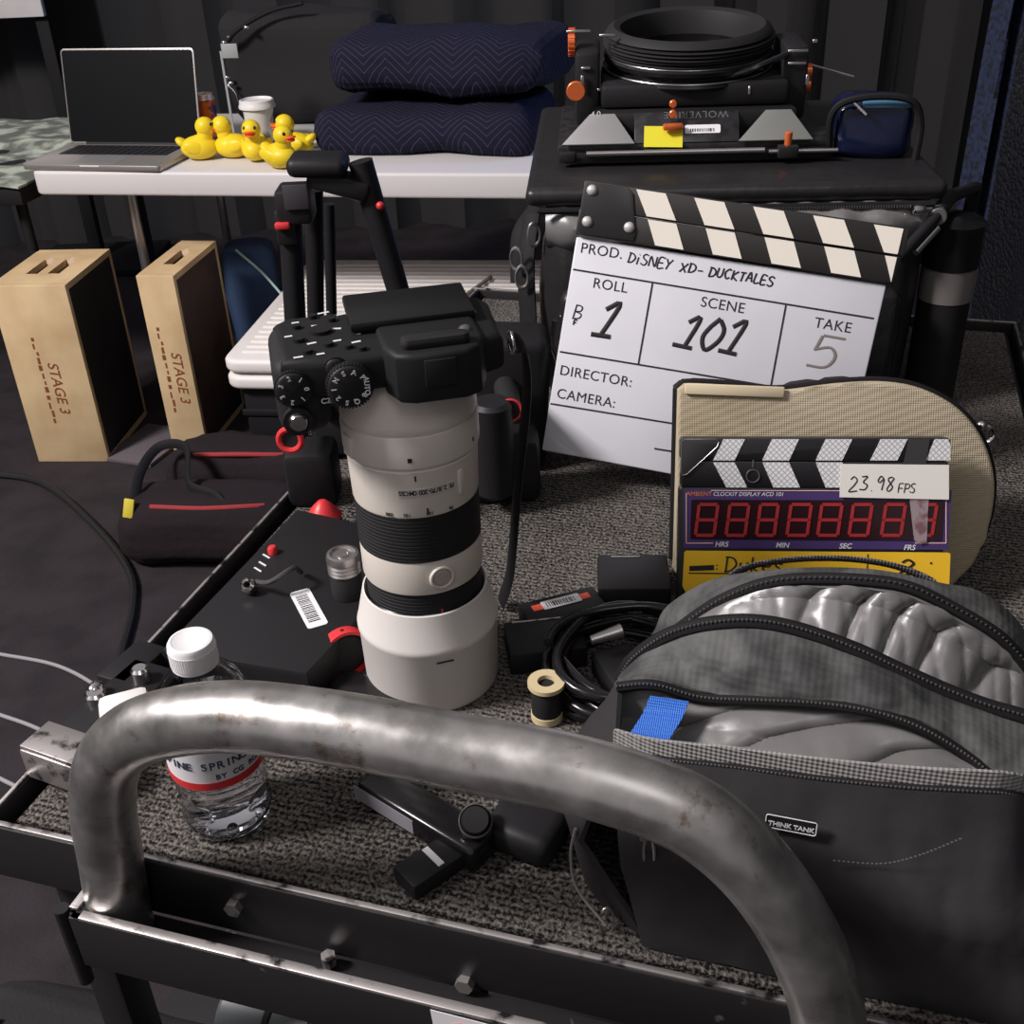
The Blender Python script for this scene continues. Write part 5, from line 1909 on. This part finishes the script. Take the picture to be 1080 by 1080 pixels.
def loft(name, rows, m, thick=.0025, amp=0.0, sc=20, seed=0.0, mid=8, bulge=0.0, ripple=None, parent=None):
    G = []
    for a, b in zip(rows, rows[1:]):
        for k in range(mid):
            f = k / mid
            G.append([p.lerp(q, f) + V((0, 0, bulge * math.sin(math.pi * f))) for p, q in zip(a, b)])
    G.append(list(rows[-1]))
    n = len(G)
    for j, r_ in enumerate(G):
        for i, p in enumerate(r_):
            w = math.sin(math.pi * j / (n - 1)) ** .5 if 0 < j < n - 1 else 0
            d = noise.fractal(p * sc + V((seed, 0, 0)), 1.0, 2.0, 3) * amp * w
            if ripple:
                d += ripple(i / (len(r_) - 1), j / (n - 1)) * w
            r_[i] = p + (E2 * -.8 + V((0, 0, .6))) * d
    return MB().grid(G, thick=thick).build(name, m, parent or bpk, world=True, angle=80)


def shift(c, dv=0.0, dz=0.0, du=0.0):
    return [p + E2 * dv + E1 * du + V((0, 0, dz)) for p in c]


# front panel (black), down to the deck
u0, u1 = .445, .665
base = [dk(u0 + (u1 - u0) * i / (NC - 1), .02, ZD + .003) for i in range(NC)]
mid1 = [p.lerp(q, .5) + E2 * -.012 for p, q in zip(C1, base)]
loft('front_panel', [C1, mid1, base], pack_black, .004, .006, 22, 1.0)
# front pocket lining seen through the open zip
low = [p + E2 * .012 + V((0, 0, -.028)) for p in C1]


def drape_folds(u, w):
    k = 1 - abs(math.sin(math.pi * (5.2 * u + 1.7 * w + .3 * math.sin(7 * u))))
    return -.013 * k * k * (.35 + .65 * w) * min(1, u * 3) + .003 * math.sin(9 * u - 3 * w)


C2i = shift(C2, .004, -.004)
mid2 = [p.lerp(q, .5) + E2 * .010 for p, q in zip(C2i, low)]
loft('front_lining', [C2i, mid2, low], satin, .002, .002, 26, 2.0, mid=18, ripple=drape_folds)
fr_in = shift(C1, .006, -.002)
loft('front_binding', [shift(C1, .002, .0125), shift(C1, .002, .0065), shift(C1, .002, .0005)], mat('grey_binding', (132, 129, 127), .7, weave=(120, .5)), .002, 0, mid=2)
# middle ripstop panel
loft('middle_panel', [shift(C3, -.002, -.003), [p.lerp(q, .5) + E2 * -.006 for p, q in zip(C3, C2)], shift(C2, 0, .002)], ripstop, .003, .006, 26, 4.0, mid=8)
# main compartment lining


def gathers(u, w):
    k = 1 - abs(math.sin(math.pi * (8.0 * u + 1.2 * w * (u - .3) + .35 * math.sin(11 * u))))
    k2 = 1 - abs(math.sin(math.pi * (19 * u - 1.6 * w + .3 * math.sin(23 * u))))
    return (-.009 * k * k - .002 * k2 * k2) * min(1, max(0, u - .22) * 4)


low2 = [p.lerp(q, .55) + E2 * .0 + V((0, 0, -.040)) for p, q in zip(C4, C3)]
m3 = [p.lerp(q, .5) + E2 * .012 + V((0, 0, .006)) for p, q in zip(C4, low2)]
loft('main_lining', [shift(C4, -.003, -.003), m3, low2], satin, .002, .002, 34, 7.0, mid=18, ripple=gathers)
# top rear panel
loft('rear_panel', [C5, [p.lerp(q, .5) + V((0, 0, .003)) for p, q in zip(C5, C4)], C4], ripstop, .003, .003, 26, 9.0, mid=5)
# back and sides down to the deck
bk0 = [dk(.425 + .245 * i / (NC - 1), .235, ZD + .003) for i in range(NC)]
loft('back_panel', [C5, [p.lerp(q, .5) + E2 * .014 for p, q in zip(C5, bk0)], bk0], pack_black, .003, .004, 20, 3.0)
Ltop = cat_rom([C1[0], C2[0], C3[0], C4[0], C5[0]], 24)
Lmid = cat_rom([dk(.404, .028, .91), dk(.378, .08, .90), dk(.382, .14, .90), dk(.41, .21, .90)], 24)
Lbas = cat_rom([dk(.447, .020, ZD + .003), dk(.405, .05, ZD + .003), dk(.386, .10, ZD + .003), dk(.405, .16, ZD + .003), dk(.43, .235, ZD + .003)], 24)
loft('left_side', [Ltop, Lmid, Lbas], pack_black, .003, .004, 18, 5.0)
Rtop = cat_rom([C1[-1], C2[-1], C3[-1], C4[-1], C5[-1]], 24)
Rmid = cat_rom([dk(.678, .028, .90), dk(.688, .08, .90), dk(.688, .14, .90), dk(.68, .21, .90)], 24)
Rbas = cat_rom([dk(u1, .020, ZD + .003), dk(.680, .06, ZD + .003), dk(.684, .12, ZD + .003), dk(.68, .18, ZD + .003), dk(.67, .235, ZD + .003)], 24)
loft('right_side', [Rtop, Rmid, Rbas], pack_black, .003, .004, 18, 6.0)
# dark inside of the front pocket and main body
MB().box((.20, .13, .085), (.02, .0, .046), bevel=.02, seg=3).build('inner_divider', black_fabric, bpk)


def zipper(c, nm, tape_dz=0.0, teeth=True, r=.0038, i0=0, i1=NC, nt_=110):
    c = c[i0:i1]
    z = MB().tube(c, r, 8, flat=.8).build(nm, black_nylon, bpk, world=True)
    if teeth:
        mb = MB()
        cc = cat_rom(c, nt_)
        for p in cc:
            q = p + E2 * (-r * .75) + V((0, 0, r * .75))
            mb.box((.0010, .0010, .0010), q)
        mb.build('zipper_teeth', steel, z, world=True)
    return z


zipper(shift(C1, -.001, .000), 'front_zipper', r=.0030, i0=4)
zipper(shift(C2, -.002, .001), 'pocket_zipper', r=.0042)
zipper(shift(C3, -.002, .002), 'main_zipper', r=.0045)
zipper(shift(C4, -.002, .001), 'rear_zipper', r=.0040, nt_=90)
# carry handle
hs = crv([(768, 612), (786, 599), (820, 592), (858, 589), (901, 590), (944, 597), (975, 609), (985, 616)], [.226, .229, .232, .233, .233, .231, .228, .226], 40)
MB().tube(hs, .0060, 12, flat=.25, up=V((0, .75, .65))).build('carry_handle', webbing, bpk, world=True)
# blue ribbon tab
blue_rib = mat('blue_ribbon', (58, 112, 206), .6, weave=(260, .6))
ra = [atv(706, 737, .088), atv(699, 755, .080), atv(686, 776, .068), atv(672, 800, .058)]
rw = (atv(733, 741, .088) - atv(692, 735, .088))
rows = []
for p in cat_rom(ra, 14):
    rows.append([p + rw * ((i - 3) / 6) for i in range(7)])
MB().grid(rows, thick=.0012).build('blue_ribbon', blue_rib, bpk, world=True)
# patch with maker text
pA, pB = atv(809, 856, .026), atv(862, 866, .026)
PMx = frame(pA, pB - pA, V((0, .1, 1)))
pw = (pB - pA).length
pt = MB().prism(rrect(pw, .0085, .0012, 3, 0, -.006), .0008, PMx @ Matrix.Translation((0, 0, .004))).build('name_patch', black_matte, bpk, world=True)
mb = MB()
q = [PMx @ V((a, b, .0049)) for a, b in rrect(pw, .0085, .0012, 3, 0, -.006)]
mb.tube(q, .0003, 6, closed=True)
printed(mb, 'THINK TANK', pw / 6.6, PMx @ Matrix.Translation((pw * .05, -.0042, .0049)), bold=.0001)
mb.build('patch_lettering', white_print, pt, world=True)
# stitched seam, hanging zip pulls and cord loop on the front and left
seam = crv([(880, 908), (930, 911), (970, 902), (1015, 884)], .018, 60)
mb = MB()
for p in seam[::2]:
    mb.box((.0011, .0008, .0006), p)
mb.build('stitching', mat('grey_thread', (84, 82, 84), .7), bpk, world=True)
for (x0, y0, x1, y1, v_) in ((684, 886, 686, 934, .020),):
    a, b = atv(x0, y0, v_), atv(x1, y1, v_)
    mb = MB()
    side = (atv(x0 + 8, y0, v_) - a) * .7
    mb.tube(cat_rom([a - side * .6, a.lerp(b, .3) - side, b - side * .4, b + side * .6, a.lerp(b, .3) + side, a + side * .8], 30), .0011, 8)
    mb.box((.010, .003, .004), a + V((0, 0, .002)), bevel=.001)
    mb.box((.006, .003, .003), b, bevel=.001)
    mb.build('zip_pull', steel, bpk, world=True)
a = atv(640, 972, .025)
m_ = Matrix.Translation(a) @ Matrix.Rotation(R(80), 4, 'X') @ Matrix.Rotation(R(10), 4, 'Y') @ Matrix.Diagonal((.7, 1.5, 1, 1))
MB().torus((0, 0, 0), .0065, .0010, M=m_, seg=26, s2=8).build('strap_ring', steel, bpk, world=True)
q = [tuple((atv(722, 898, .016)), ), ]
ya = [atv(x, y, .012) for x, y in ((722, 897), (735, 904), (746, 914), (733, 911), (724, 905))]
mb = MB()
t_ = bmesh.new()
f_ = t_.faces.new([t_.verts.new(p) for p in ya])
g_ = bmesh.ops.extrude_face_region(t_, geom=[f_])
for e_ in g_['geom']:
    if isinstance(e_, bmesh.types.BMVert):
        e_.co += E2 * .002
mb._in(t_)
mb.build('yellow_tab', yellow_tape, bpk, world=True)
MB().tube(cat_rom([dk(.401, .032, .915), dk(.3985, .030, .895), dk(.403, .026, .872), dk(.422, .020, .852)], 30), .0009, 8).build('side_cord', mat('grey_cord', (128, 124, 122), .5), bpk, world=True)
